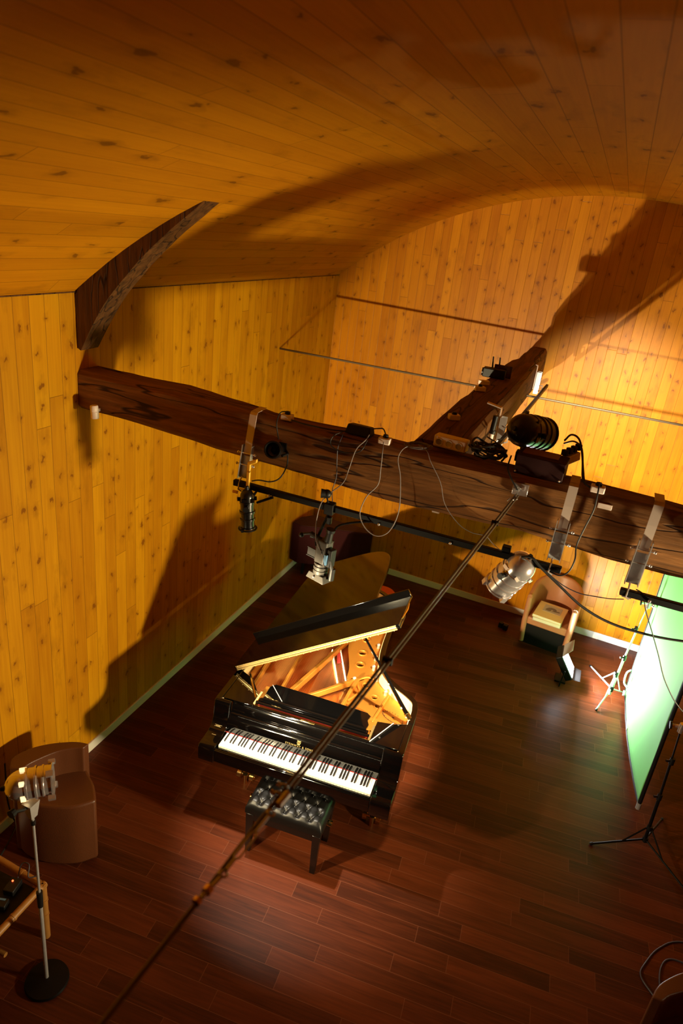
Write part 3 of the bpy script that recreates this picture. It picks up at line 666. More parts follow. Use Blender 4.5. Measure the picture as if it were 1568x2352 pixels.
cable('cable', Y([(-1.35, 3.36, 3.83), (-1.41, 3.33, 3.76), (-1.42, 3.28, 3.735), (-1.37, 3.25, 3.735), (-1.29, 3.25, 3.735), (-1.22, 3.28, 3.735), (-1.20, 3.34, 3.77)]), .0035, CABLEB, 'black cable looping on the beam face below the adaptor')
cable('cable', Y([(-1.20, 3.39, 3.87), (-1.17, 3.40, 3.86), (-1.13, 3.41, 3.84), (-1.10, 3.38, 3.815)]), .004, CABLEB, 'short black lead arching from the adaptor to its socket')
cable('cable', Y([(-1.765, 3.392, 3.83), (-1.80, 3.385, 3.80), (-1.80, 3.33, 3.755), (-1.785, 3.26, 3.75), (-1.77, 3.23, 3.74)]), .004, CABLEB, 'black lead from the left socket box down to the small spotlight')
cable('cable', Y([(-1.70, 3.15, 3.74), (-1.69, 3.08, 3.72), (-1.715, 3.0, 3.69), (-1.77, 2.965, 3.67), (-1.84, 2.965, 3.65), (-1.895, 2.945, 3.655)]), .0045, CABLEB, 'black lead looping to the slim hanging lamp')
cable('cable', [(-1.72, 3.80, 3.353), (-1.6, 3.79, 3.348), (-1.45, 3.81, 3.345), (-1.36, 3.83, 3.35)], .005, CABLEB, 'black cable lying along the top of the tie beam')
cable('cable', Y([(-.165, 2.90, 3.665), (-.11, 2.915, 3.66), (-.05, 2.87, 3.66), (.08, 2.78, 3.67), (.22, 2.69, 3.68), (.38, 2.63, 3.70), (.56, 2.61, 3.72), (.77, 2.62, 3.74), (1.2, 2.70, 3.76), (1.8, 2.81, 3.74)]), .0075, CABLEB, 'thick black cable sagging from the silver lamp past the green screen')
cable('cable', Y([(.135, 3.39, 3.79), (.14, 3.33, 3.755), (.142, 3.24, 3.75), (.12, 3.12, 3.75), (.105, 3.02, 3.74), (.115, 2.95, 3.70), (.10, 2.88, 3.68), (.06, 2.845, 3.675), (.0, 2.85, 3.68)]), .0045, CABLEB, 'black lead dropping from the right socket box to the bar end')
cable('cable', Y([(-.03, 2.85), (.08, 2.79), (.18, 2.765), (.26, 2.77), (.34, 2.78), (.415, 2.80)], 3.685), .003, CABLEG, 'thin grey cable between the two right hangers')
cable('cable', Y([(.46, 2.87), (.50, 2.85), (.54, 2.76), (.60, 2.65), (.67, 2.52), (.76, 2.35), (.9, 2.2), (1.2, 2.05)], 3.70), .0035, CABLEB, 'thin black cable trailing down in front of the green screen')
cable('cable', [(-.10, 4.02, 3.52), (-.07, 3.98, 3.57), (-.02, 3.93, 3.56), (.02, 3.88, 3.47), (.05, 3.83, 3.37), (.10, 3.80, 3.345)], .006, CABLEB, 'black cable arching up behind the dark red box')
cable('cable', [(-.10, 4.03, 3.50), (-.05, 3.98, 3.535), (.0, 3.93, 3.52), (.03, 3.88, 3.44), (.06, 3.84, 3.36), (.09, 3.81, 3.345)], .005, CABLEB, 'second black cable just below the arching one behind the dark red box')
cable('cable', [(-.37, 3.96, 3.38), (-.36, 3.80, 3.36), (-.335, 3.75, 3.33), (-.30, 3.735, 3.29), (-.275, 3.73, 3.262)], .005, CABLEB, 'black cable from the large lamp to the rod anchor plate')
b = MB(); sp_ = []
for k in range(150):
    a = 2*PI*k/22; rr = .070+.016*math.sin(k*.37)+.008*math.sin(k*1.1)
    sp_.append((-.50+rr*1.25*math.cos(a), 3.905+rr*math.sin(a), 3.352+.045*abs(math.sin(k*.21))+.012*math.sin(k*.9)+.0003*k))
b.tube(sp_, .0065, 6, smooth=2)
tag(b.build('cable_coil', CABLEB), 'coil of black cable on the tie beam beside the large lamp', 'cable')
b = MB(); sp_ = []
for k in range(120):
    a = 2*PI*k/20; rr = .055+.012*math.sin(k*.41)
    sp_.append((-.90+rr*1.3*math.cos(a), 3.835+rr*.7*math.sin(a), 3.348+.010*math.sin(k*.33)+.010))
b.tube(sp_, .0024, 5, smooth=2)
tag(b.build('cable_coil', CABLEW), 'coil of thin white cable on the tie beam where the cross beam joins', 'cable')
cable('cable', [(-.58, 4.62, 3.27), (-.585, 4.58, 3.18), (-.60, 4.50, 3.12), (-.575, 4.38, 3.16), (-.55, 4.30, 3.20)], .004, CABLEB, 'black cable trailing from the connector to the side bar')
cable('cable', [(-.53, 4.55, 3.30), (-.48, 4.40, 3.36), (-.43, 4.22, 3.46), (-.40, 4.05, 3.56)], .006, CABLEB, 'black cable from the side bar up to the large lamp')
b = MB(); b.tube([(-.52, 4.10, 3.36), (-.60, 4.10, 3.38), (-.62, 4.06, 3.36), (-.50, 3.98, 3.345), (-.46, 4.05, 3.40), (-.55, 4.12, 3.42)], .004, 6, smooth=6)
tag(b.build('cable', CABLEB), 'tangled loop of black cable hanging beside the large lamp', 'cable')
for k, pts in enumerate(([(1.95, 4.30, .006), (1.549, 4.224, .006), (1.38, 4.09, .006), (1.28, 3.917, .006), (1.25, 3.819, .006), (1.305, 3.733, .006), (1.45, 3.60, .006), (1.7, 3.5, .006)], [(1.9, 4.05, .006), (1.62, 4.05, .006), (1.458, 4.04, .006), (1.39, 3.95, .006), (1.374, 3.80, .006), (1.40, 3.65, .006), (1.6, 3.45, .006)])):
    cable('cable', pts, .006, CABLEG, ['outer grey cable curling on the floor near the bottom right chair', 'inner grey cable curling on the floor near the bottom right chair'][k])
cable('cable', [(-3.34, 2.84, .62), (-3.342, 2.83, .30), (-3.335, 2.85, .10), (-3.30, 2.84, .007), (-3.20, 2.6, .007), (-3.15, 2.4, .007)], .006, CABLEB, 'black cable running down the left wall behind the armchair')

# ------------------------------------------------------------------ grand piano (local: x along the keys, y to the tail)
PN = thing('grand_piano', 'glossy black concert grand piano with raised lid and open keyboard', 'piano', (-2.0288, 3.6404, 0), math.radians(4.42))
UL, UR = -.145, 1.385
side_r = [(1.385, .232), (1.385, .45), (1.385, .66), (1.378, .78), (1.35, .87), (1.27, .945), (1.17, 1.01), (1.07, 1.09), (1.0, 1.20), (.955, 1.36), (.93, 1.58), (.915, 1.85), (.89, 2.10), (.845, 2.28), (.76, 2.43), (.63, 2.53), (.45, 2.575), (.20, 2.61), (-.02, 2.635), (-.10, 2.62), (-.14, 2.56), (-.145, 2.46), (-.145, 1.9), (-.145, 1.2), (-.145, .6), (-.145, .232)]
out = c2(side_r, 4)
def inset(poly, dd):
    res = []; n = len(poly)
    for i in range(n):
        a = Vector((*poly[max(i-1, 0)], 0)); c = Vector((*poly[min(i+1, n-1)], 0)); tn = (c-a).normalized(); nn = Vector((-tn.y, tn.x, 0))
        res.append((poly[i][0]+nn.x*dd, poly[i][1]+nn.y*dd))
    return res
inn = inset(out, .045)
def wall_strip(b, o, i, z0, z1):
    n = len(o); vs = [(p[0], p[1], z0) for p in o]+[(p[0], p[1], z1) for p in o]+[(p[0], p[1], z1) for p in i]+[(p[0], p[1], z0) for p in i]; fs = []
    for k in range(n-1):
        for a in range(4):
            c = (a+1) % 4; fs.append((a*n+k, a*n+k+1, c*n+k+1, c*n+k))
    fs += [(0, n, 2*n, 3*n), (n-1, 4*n-1, 3*n-1, 2*n-1)]
    b._add(vs, fs)
b = MB(); wall_strip(b, out, inn, .60, .98); b.build('rim', BLACKL, PN, bevel=.004)
inn2 = inset(out, .052)
b = MB(); wall_strip(b, inset(out, .046), inn2, .80, .968); o = b.build('inner_rim', RIMIN, PN); o['label'] = 'pale maple lining of the rim'
# bottom case + key bed
b = MB(); b.prism([p for p in inset(out, .03)], .62, .66); b.box((.62, .11, .635), (1.50, .30, .07)); b.box((.62, .16, .60), (1.44, .22, .05)); b.build('key_bed', BLACKL, PN, bevel=.004)
# arms with scrolled front
prof = c2([(-.050, .590), (-.056, .66), (-.050, .725), (-.02, .738), (.05, .740), (.11, .748), (.155, .770), (.180, .81), (.190, .86), (.196, .93), (.205, .972), (.222, .9795)], 3)+[(.236, .9795), (.236, .59)]
for (a, c) in ((UL, -.012), (1.232, UR)):
    b = MB(); MX = Matrix(((0, 0, 1, 0), (1, 0, 0, 0), (0, 1, 0, 0), (0, 0, 0, 1))); b.prism(prof, a, c, MX); b.build('arm', BLACKL, PN, bevel=.005)
b = MB(); b.box((.61, -.034, .665), (1.244, .034, .11)); b.box((.61, -.030, .722), (1.244, .022, .008)); b.build('key_slip', BLACKL, PN, bevel=.006)
# cheek blocks
for c in (-.006, 1.228): MB().box((c, .075, .71), (.012, .15, .05)).build('cheek_block', BLACKL, PN, bevel=.003)
# keys: white then black
kw = 1.222/52
IV = None
for k in range(52):
    if IV is None:
        b = MB(); b.box((kw/2, .0775, .722), (kw-.0011, .155, .022)); IV = b.build('white_key', IVORY, PN, bevel=.0012, bseg=1)
    else:
        o = IV.copy(); COL.objects.link(o); o.location = (k*kw, 0, 0)
has = [1, 0, 1, 1, 0, 1, 1]   # A B C D E F G : sharp to the right of A, C, D, F, G
EB = None
for k in range(51):
    if has[k % 7]:
        if EB is None:
            b = MB(); x = 0
            b.hexa([(-.0055, .055, .731), (.0055, .055, .731), (.0055, .155, .731), (-.0055, .155, .731), (-.0045, .062, .745), (.0045, .062, .745), (.0045, .155, .745), (-.0045, .155, .745)])
            EB = b.build('black_key', EBONY, PN, bevel=.0012, bseg=1); EB.location = ((k+1)*kw, 0, 0)
        else:
            o = EB.copy(); COL.objects.link(o); o.location = ((k+1)*kw, 0, 0)
MB().box((.61, .1565, .7345), (1.30, .003, .005)).build('felt_strip', FELTR, PN)
# fallboard, curved and leaning back
fp = c2([(.1585, .728), (.161, .76), (.168, .80), (.182, .838), (.205, .868)], 4)
b = MB(); n = len(fp); b.prism(fp+[(.235, .868), (.235, .70), (.1585, .70)], -.012, 1.232, MX); b.build('fallboard', BLACKL, PN, smooth=50)
# ledge, stretcher ridges
b = MB(); b.tube([(-.012, .222, .872), (1.232, .222, .872)], .016, 12); b.prism([(.228, .80), (.236, .884), (.246, .93), (.268, .955), (.285, .955), (.285, .80)], -.012, 1.232, MX); b.tube([(-.012, .272, .950), (1.232, .272, .950)], .016, 12); b.build('stretcher', BLACKL, PN)
b = MB(); b.box((0, 0, 0), (.115, .020, .006)); b.build('lock_plate', BRASS, PN, bevel=.0045, bseg=3, loc=(.61, .268, .968))
# lettering and lyre on the fallboard
cu = bpy.data.curves.new('lettering', 'FONT'); cu.body = 'STEINWAY & SONS'; cu.size = .0215; cu.extrude = .0006; cu.align_x = 'CENTER'; cu.space_character = 1.28
to = bpy.data.objects.new('lettering_source', cu); COL.objects.link(to); dg = bpy.context.evaluated_depsgraph_get()
me = bpy.data.meshes.new_from_object(to.evaluated_get(dg)); bpy.data.objects.remove(to); me.materials.clear(); me.materials.append(GOLDT)
lt = bpy.data.objects.new('lettering', me); COL.objects.link(lt); lt.parent = PN
lt.location = (.595, .1645, .797); lt.rotation_euler = (math.radians(74), 0, 0)
b = MB(); Ml = Matrix.Translation((.590, .168, .838)) @ Matrix.Rotation(math.radians(68), 4, 'X')
b.tube([(-.006, -.013, 0), (-.013, -.002, 0), (-.009, .010, 0), (-.014, .016, 0)], .0016, 6, Ml, smooth=4); b.tube([(.006, -.013, 0), (.013, -.002, 0), (.009, .010, 0), (.014, .016, 0)], .0016, 6, Ml, smooth=4)
for x in (-.004, 0, .004): b.tube([(x, -.013, 0), (x, .014, 0)], .0008, 5, Ml)
b.box((0, -.015, 0), (.020, .004, .002), Ml); b.box((0, .013, 0), (.024, .003, .002), Ml); b.build('lyre_emblem', GOLDT, PN)
b = MB()
for (x, y, w, h) in ((-.08, .15, .055, .004), (-.08, .158, .036, .010), (-.08, .168, .06, .004), (-.08, .090, .035, .004)):
    b.box((x, y-.01, .775 if y > .12 else .7435), (w, h, .0012), Matrix.Rotation(0, 4, 'X'))
each(b, 'gold_decal', GOLDT, PN)
# side wings of the desk shelf
b = MB(); b.prism([(UL+.046, .255), (.155, .255), (.155, .30), (.17, .36), (.02, .57), (UL+.046, .63)], .955, .976); b.build('wing_panel', BLACKL, PN, bevel=.004)
b = MB(); b.prism([(1.112, .255), (UR-.046, .255), (UR-.046, .57), (1.235, .525), (1.11, .50)], .955, .976); b.build('wing_panel', BLACKL, PN, bevel=.004)
b = MB(); b.tube([(.145, .345, .985), (-.02, .60, .985)], .010, 8); b.build('wing_rail', BRASS, PN)
MB().tube([(1.115, .245, .986), (1.235, .52, .986)], .004, 6).build('wing_rail', STEEL, PN)
# tuning pins and plate front under the desk
b = MB(); b.box((.63, .44, .905), (1.0, .32, .02)); b.build('pin_plate', GOLDP, PN)
b = MB()
for i in range(48):
    for j in range(2): b.cyl((.18+.0190*i, .270+.018*j+.006*(i % 2), .915), (.18+.0190*i, .270+.018*j+.006*(i % 2), .938), .0030, .0026, 6)
o = b.build('tuning_pins', BRASS, PN); o['kind'] = 'stuff'
MB().box((.66, .345, .93), (.98, .012, .012)).build('felt_strip', FELTR, PN)
# music desk folded flat on its rail
b = MB(); b.prism(c2([(.205, .345), (.20, .50), (.235, .545), (.63, .545), (1.02, .53), (1.055, .50), (1.045, .44), (1.065, .40), (1.06, .345)], 1), .992, 1.006); md = b.build('music_desk', BLACKL, PN, bevel=.004)
b = MB(); b.tube([(.21, .342, 1.006), (1.06, .342, 1.006)], .012, 10); b.box((.63, .330, .985), (.90, .03, .022)); b.tube([(.165, .300, .985), (1.10, .300, .985)], .012, 10); b.build('desk_rail', BLACKL, PN)
MB().tube([(.215, .52, 1.009), (.36, .36, 1.009)], .003, 6).build('desk_prop', STEEL, md)
b = MB()
for k in range(9): b.box((.160, .275+.018*k, .984), (.016, .008, .014)); b.box((1.104, .275+.018*k, .984), (.016, .008, .014))
b.bm.free()
for x in (.160, 1.104):
    b = MB()
    for k in range(9): b.hexa([(x-.008, .271+.018*k, .975), (x+.008, .271+.018*k, .975), (x+.008, .289+.018*k, .975), (x-.008, .289+.018*k, .975), (x-.008, .271+.018*k, .984), (x+.008, .271+.018*k, .984), (x+.008, .283+.018*k, .991), (x-.008, .283+.018*k, .991)])
    bmesh.ops.remove_doubles(b.bm, verts=b.bm.verts[:], dist=.0005); b.build('desk_rack', BRASS, PN)
# soundboard, plate, struts, strings
inn3 = inset(out, .055)
b = MB(); b.prism([p for p in inn3 if p[1] > .30]+[(UL+.06, .30), (UR-.06, .30)][0:0], .795, .805); b.build('soundboard', SPRUCE, PN)
# bronze plate: border strip all round plus the broad right flange with round holes
b = MB(); k0_ = [i for i, p in enumerate(inn3) if p[1] > .55]
po = [inn3[i] for i in k0_]; pi_ = []
for p in po:
    c = Vector((.33, 1.35)); v = c-Vector(p); w = .085 if p[0] < .2 else .12
    pi_.append((p[0]+v.normalized().x*w, p[1]+v.normalized().y*w))
wall_strip(b, po, pi_, .845, .865); b.build('plate_border', GOLDP, PN, bevel=.006)
def holed(poly, holes, z, th, name):
    bm = bmesh.new(); ed = []
    def loop(pts):
        vv = [bm.verts.new((p[0], p[1], 0)) for p in pts]
        for i in range(len(vv)): ed.append(bm.edges.new((vv[i], vv[(i+1) % len(vv)])))
    loop(poly)
    for (x, y, r_) in holes: loop([(x+r_*math.cos(2*PI*k/20), y+r_*math.sin(2*PI*k/20)) for k in range(20)])
    bmesh.ops.triangle_fill(bm, use_beauty=True, use_dissolve=False, edges=ed)
    for f in bm.faces: 
        if f.normal.z < 0: f.normal_flip()
    bmesh.ops.translate(bm, verts=bm.verts[:], vec=(0, 0, z))
    me = bpy.data.meshes.new(name); bm.to_mesh(me); bm.free(); me.materials.append(GOLDP)
    o = bpy.data.objects.new(name, me); COL.objects.link(o); o.parent = PN
    m = o.modifiers.new('thick', 'SOLIDIFY'); m.thickness = th; m.offset = -1
    return o
HB = [(.70, 1.70, .030), (.725, 1.475, .034), (.755, 1.29, .034)]
HF = [(.885, 1.02, .028), (.995, .895, .025), (1.045, .79, .018)]
pf = c2([(.56, 1.62), (.58, 1.50), (.63, 1.36), (.68, 1.20), (.71, 1.04), (.80, 1.045), (.86, 1.12), (.885, 1.22), (.875, 1.40), (.85, 1.62), (.835, 1.85), (.80, 2.06), (.72, 2.20), (.60, 1.98), (.56, 1.80)], 3, True)
holed(pf, HB, .878, .02, 'plate_flange')
pf2 = c2([(.80, .72), (.80, .88), (.79, 1.0), (.83, 1.085), (.90, 1.13), (.96, 1.10), (1.06, 1.02), (1.16, .94), (1.27, .87), (1.32, .80), (1.33, .68), (1.32, .605), (1.15, .60), (1.07, .63), (.98, .69), (.90, .715)], 3, True)
holed(pf2, HF, .878, .02, 'plate_flange')
b = MB()
for (x, y, r_) in HB+HF: b.torus((x, y, .880), r_+.006, .006, seg=24)
each(b, 'hole_rim', GOLDP, PN)
def strut(p, q, w0, w1, z=.905, h=.05):
    p, q = Vector((*p, 0)), Vector((*q, 0)); d = (q-p).normalized(); nn = Vector((-d.y, d.x, 0)); b = MB()
    V8 = [p-nn*w0/2, p+nn*w0/2, q+nn*w1/2, q-nn*w1/2]
    b.hexa([(*v.xy, z-h) for v in V8]+[(*(v.xy), z) for v in [p-nn*w0/3, p+nn*w0/3, q+nn*w1/3, q-nn*w1/3]]); return b.build('plate_strut', GOLDP, PN, bevel=.004)
strut((.25, .56), (.19, 1.75), .030, .026); strut((.305, .56), (.545, 1.60), .055, .035); strut((.40, .56), (.80, 1.06), .034, .040)
strut((.775, .56), (.80, 1.03), .030, .045, .92); strut((1.06, .55), (1.105, .94), .030, .03, .92); strut((.02, .58), (-.02, 1.30), .03, .03)
b = MB(); pts = [(x, y, .893) for x, y in c2([(.80, .74), (.86, .90), (.80, 1.02), (.86, 1.115), (.93, 1.12)], 5)]; b.tube(pts, .010, 8); b.build('plate_ridge', GOLDP, PN)
for (x, y) in ((.54, 1.575), (.775, 1.03), (.87, 1.80), (.84, 1.62), (.865, 1.42), (.885, 1.27), (.95, 1.13), (1.33, .70), (1.345, .63), (1.07, .97)):
    b = MB(); b.cyl((x, y, .87), (x, y, .91), .014, .012, 10); b.sphere((x, y, .915), .016); b.build('plate_bolt', CHROME, PN)
# oval cast emblem with dark ring lettering marks on the treble corner
Mo = Matrix.Translation((1.20, .715, .880)) @ Matrix.Rotation(-.45, 4, 'Z') @ Matrix.Scale(.5, 4, (0, 1, 0))
b = MB(); 
for k in range(22):
    if k in (3, 4): continue
    b.box((.095*math.cos(PI*2*k/22), .095*math.sin(PI*2*k/22), 0), (.010, .010, .001), Mo)
b.tube([(.105*math.cos(PI+PI*k/14), .105*math.sin(PI+PI*k/14), 0) for k in range(15)], .004, 5, Mo); b.box((0, 0, 0), (.02, .03, .001), Mo)
b.build('plate_emblem', BRACE_M, PN)
# strings
b = MB()
for i in range(88):
    t_ = i/87; x0 = .0+.74*t_; x1 = .10*(1-t_)+.52*t_+.10*math.sin(t_*2); y1 = 2.25-.75*t_
    b.cyl((x0, .60, .842), (x1-.06+.10*t_, y1, .838), .0022 if i % 2 else .0028, None, 5)
o = b.build('bass_strings', COPPER, PN, smooth=0); o['kind'] = 'stuff'
b = MB()
for i in range(96):
    t_ = i/95; x0 = .46+.82*t_; x1 = x0-.02+.03*t_; y1 = 1.62-.86*t_**.75
    b.cyl((x0, .56, .852), (x1, y1, .846), .0011, None, 5)
o = b.build('treble_strings', STEELS, PN, smooth=0); o['kind'] = 'stuff'
b = MB(); b.tube([(x, y, .838) for x, y in c2([(.455, 1.42), (.50, 1.30), (.57, 1.14), (.645, .98)], 5)], .013, 6); b.build('bridge', RIMIN, PN)
b = MB()
for k in range(22):
    t_ = k/21; b.cyl((.45+.19*t_, 1.42-.44*t_, .845), (.45+.19*t_, 1.42-.44*t_, .870), .006, .005, 6); b.cyl((.525+.18*t_, 1.44-.42*t_, .845), (.525+.18*t_, 1.44-.42*t_, .872), .006, .005, 6)
o = b.build('bridge_pins', FELTW, PN); o['kind'] = 'stuff'
b = MB(); b.hexa([(.485, 1.46, .853), (.515, 1.46, .853), (.58, 1.27, .853), (.55, 1.25, .853), (.485, 1.46, .858), (.515, 1.46, .858), (.58, 1.27, .858), (.55, 1.25, .858)]); b.build('felt_strip', FELTR, PN)
# lid, folded front flap, hinge and prop
al = math.radians(31.7); ML = Matrix(((math.cos(al), 0, -math.sin(al), UL), (0, 1, 0, 0), (math.sin(al), 0, math.cos(al), .984), (0, 0, 0, 1)))
lid_poly = c2([(1.53, .78), (1.49, .90), (1.385, .985), (1.27, 1.07), (1.185, 1.17), (1.14, 1.30), (1.115, 1.50), (1.09, 1.84), (1.03, 2.20), (.95, 2.38), (.82, 2.51), (.62, 2.58), (.35, 2.61), (.08, 2.645), (.0, 2.61)], 4)+[(-.005, .60), (1.53, .60)]
b = MB(); b.prism(lid_poly, 0, .022, ML); LID = b.build('lid', BLACKLID, PN, bevel=.004)
b = MB(); b.box((.765, .825, .036), (1.535, .47, .020), ML); b.hexa([(-.005, 1.045, .026), (1.535, 1.045, .026), (1.535, 1.065, .026), (-.005, 1.065, .026), (-.005, 1.040, .108), (1.535, 1.040, .108), (1.535, 1.062, .108), (-.005, 1.062, .108)], ML); FL = b.build('lid_flap', BLACKLID, PN, bevel=.004)
b = MB(); b.cyl((.02, .592, .024), (1.50, .592, .024), .008, .008, 10, ML); b.box((.76, .590, .008), (1.49, .005, .012), ML); b.box((.76, .590, .038), (1.49, .005, .010), ML)
for k in range(44): b.sphere((.04+.0335*k, .582, .006 if k % 2 else .042), .005, ML, 6)
HG = b.build('piano_hinge', HINGEM, PN)
for v in (.9, 1.6, 2.3): MB().cyl((-.008, v-.04, .0), (-.008, v+.04, .0), .010, .010, 10, ML).build('lid_hinge', BRASS, PN)
b = MB(); b.tube([ML @ Vector((1.545, .66, .05)), ML @ Vector((1.56, .80, .05)), ML @ Vector((1.55, .90, .05))], .006, 6); b.build('flap_edge_trim', BRASS, PN)
top = ML @ Vector((1.19, .665, -.004)); foot = Vector((1.335, .645, .975)); b = MB()
b.tube([foot, top], [.020, .011], 4); b.build('prop_stick', BLACKL, PN); dd = (top-foot)
b = MB(); b.cyl(foot+dd*.0, foot+dd*.06, .024, .022, 8); b.build('prop_ferrule', BRASS, PN)
for f in (.02, .13, .42): MB().sphere(foot+dd*f+Vector((-.012, -.012, 0)), .011).build('prop_stud', CHROME, PN)
# legs, casters, lyre
def leg(x, y):
    b = MB(); b.hexa([(x-.05, y-.055, .16), (x+.05, y-.055, .16), (x+.05, y+.055, .16), (x-.05, y+.055, .16), (x-.075, y-.08, .60), (x+.075, y-.08, .60), (x+.075, y+.08, .60), (x-.075, y+.08, .60)]); b.box((x, y, .14), (.115, .125, .05)); l = b.build('leg', BLACKL, PN, bevel=.005)
    b = MB()
    for s in (-1, 1):
        b.cyl((x+s*.040-.0, y-.035, .045), (x+s*.075, y-.035, .045), .045, .045, 20)
    b.cyl((x-.08, y-.035, .045), (x+.08, y-.035, .045), .018, .018, 12); b.cyl((x, y-.035, .05), (x, y, .13), .025, .03, 12); b.cyl((x+.01, y-.085, .0), (x+.01, y-.085, .10), .018, .022, 12); b.build('caster', BRASS, l)
leg(.065, .50); leg(1.20, .50); leg(.36, 2.28)
b = MB(); b.box((.62, .55, .20), (.30, .10, .06)); 
for s in (-.09, .09): b.hexa([(.62+s-.02, .53, .2), (.62+s+.02, .53, .2), (.62+s+.02, .57, .2), (.62+s-.02, .57, .2), (.62+s*1.2-.02, .53, .62), (.62+s*1.2+.02, .53, .62), (.62+s*1.2+.02, .57, .62), (.62+s*1.2-.02, .57, .62)])
LY = b.build('lyre', BLACKL, PN, bevel=.004)
for x in (.54, .62, .70): MB().box((x, .46, .16), (.035, .13, .012)).build('pedal', BRASS, LY, bevel=.004)

# ------------------------------------------------------------------ bench
BN = thing('piano_bench', 'black button-tufted leather piano bench in front of the keyboard', 'bench', (-1.385, 3.665, 0), math.radians(4.5))
W_, D_ = .60, .385; nx, ny = 96, 64; vs = []; btn = []
px, py = .098, .092
for j in range(-2, 3):
    for i in range(-3, 4):
        x = i*px+(px/2 if j % 2 else 0); yb = j*py*.82
        if abs(x) < .255 and abs(yb) < .155: btn.append((x, yb))
def ch(x, y):
    ex = min((W_/2-abs(x))/.05, 1); ey = min((D_/2-abs(y))/.05, 1); h = .055*math.sqrt(max(0, 1-(1-ex)**2))*math.sqrt(max(0, 1-(1-ey)**2))
    dm = min(math.hypot(x-a, y-c) for a, c in btn); h -= .020*math.exp(-(dm/.020)**2)
    # diagonal creases
    q1 = abs(((x/px+y/(py*.82*2)) % 1)-.5); q2 = abs(((x/px-y/(py*.82*2)) % 1)-.5)
    inside = 1 if abs(x) < .265 and abs(y) < .165 else 0
    dq = min(.5-q1, .5-q2); h -= inside*.007*math.exp(-(dq/.10)**2); h += inside*.004
    return h
for j in range(ny+1):
    for i in range(nx+1):
        x = -W_/2+W_*i/nx; y_ = -D_/2+D_*j/ny; vs.append((x, y_, .452+ch(x, y_)))
fs = []
for j in range(ny):
    for i in range(nx): a = j*(nx+1)+i; fs.append((a, a+1, a+nx+2, a+nx+1))
b = MB(); b._add(vs, fs); b.bm.verts.ensure_lookup_table()
ed = [e for e in b.bm.edges if len(e.link_faces) == 1]; r_ = bmesh.ops.extrude_edge_only(b.bm, edges=ed); nv = [g for g in r_['geom'] if isinstance(g, bmesh.types.BMVert)]
for v in nv: v.co.z = .40
CU = b.build('cushion', LEATHB, BN, smooth=70)
for (x, y_) in btn: MB().sphere((x, y_, .452+ch(x, y_)+.003), .0085, sz=.005).build('button', LEATHB, CU)
b = MB()
for s in (-1, 1): b.box((0, s*(D_/2-.02), .365), (W_-.05, .024, .07)); b.box((s*(W_/2-.02), 0, .365), (.024, D_-.05, .07))
b.box((0, 0, .395), (W_-.03, D_-.03, .012)); b.build('frame', BLACKS, BN, bevel=.004)
for sx in (-1, 1):
    for sy in (-1, 1):
        x, y_ = sx*(W_/2-.035), sy*(D_/2-.035); b = MB(); b.hexa([(x-.020, y_-.020, 0), (x+.020, y_-.020, 0), (x+.020, y_+.020, 0), (x-.020, y_+.020, 0), (x-.03, y_-.03, .39), (x+.03, y_-.03, .39), (x+.03, y_+.03, .39), (x-.03, y_+.03, .39)]); b.build('leg', BLACKS, BN, bevel=.003)
for s in (-1, 1): MB().cyl((s*(W_/2-.01), 0, .36), (s*(W_/2+.035), 0, .36), .022, .026, 14).build('knob', BRASS, BN)

# ------------------------------------------------------------------ tub chairs
def tub_chair(name, loc, rz, label, leather, W=.60, D=.60, seat=.37, back=.775, arm=.655, dark=True):
    t = thing(name, label, 'armchair', loc, rz); th = .062
    # outline as a horseshoe, open to -y
    def hs(k, inset_):   # k 0..1 from right arm front round the back to left arm front
        w = W/2-inset_; dpt = D-inset_
        s = k*2-1; st = .30
        yf = -D/2
        if abs(s) > 1-st:
            f = (1-abs(s))/st; x = math.copysign(w, -s) if False else (w if s < 0 else -w); return (x, yf+f*(D*.42))
        a = (s/(1-st))*PI/2; return (-w*math.sin(a) if False else w*math.sin(-a), yf+D*.42+(dpt-D*.42)*math.cos(a))
    n = 40; vs = []; fs = []
    for k in range(n+1):
        f = k/n; s = abs(f*2-1); zt = back-(back-arm)*max(0, min(1, (s-.15)/.8))**1.3
        o_ = hs(f, 0); i_ = hs(f, th)
        ring = [(o_[0]*.93, o_[1]*.95+.0, .0), (o_[0], o_[1], seat*.8), (o_[0], o_[1], zt-.035), (o_[0]*.985+i_[0]*.015, o_[1]*.985+i_[1]*.015, zt-.012), (o_[0]*.8+i_[0]*.2, o_[1]*.8+i_[1]*.2, zt), (o_[0]*.3+i_[0]*.7, o_[1]*.3+i_[1]*.7, zt), (i_[0], i_[1], zt-.02), (i_[0], i_[1], seat-.02)]
        vs += ring
    m = 8
    for k in range(n):
        for a in range(m-1): fs.append((k*m+a, k*m+a+1, (k+1)*m+a+1, (k+1)*m+a))
    # arm fronts
    fs.append(tuple(range(m))[::-1]); fs.append(tuple(n*m+a for a in range(m)))
    b = MB(); b._add(vs, fs); b.build('tub_shell', leather, t, smooth=50, bevel=0)
    b = MB(); pl = [hs(k/n, th-.004) for k in range(n+1)]; b.prism(pl, seat-.10, seat); b.build('seat', leather, t, bevel=.018, bseg=3)
    b = MB(); pl = [hs(k/n, .03) for k in range(n+1)]; pl = [(x*.93, y_*.95) for x, y_ in pl]; b.prism(pl, .0, seat-.095); b.build('base', LEATHF if dark else leather, t)
    for s in (-1, 1):
        b = MB(); x = s*(W/2-th/2); b.tube([(x*.95, -D/2+.012, .02), (x, -D/2+.008, seat*.8), (x, -D/2+.008, arm-.03), (x, -D/2+.03, arm-.012)], [.030, .033, .033, .028], 12); b.build('arm_post', leather if not dark else leather, t)
    return t
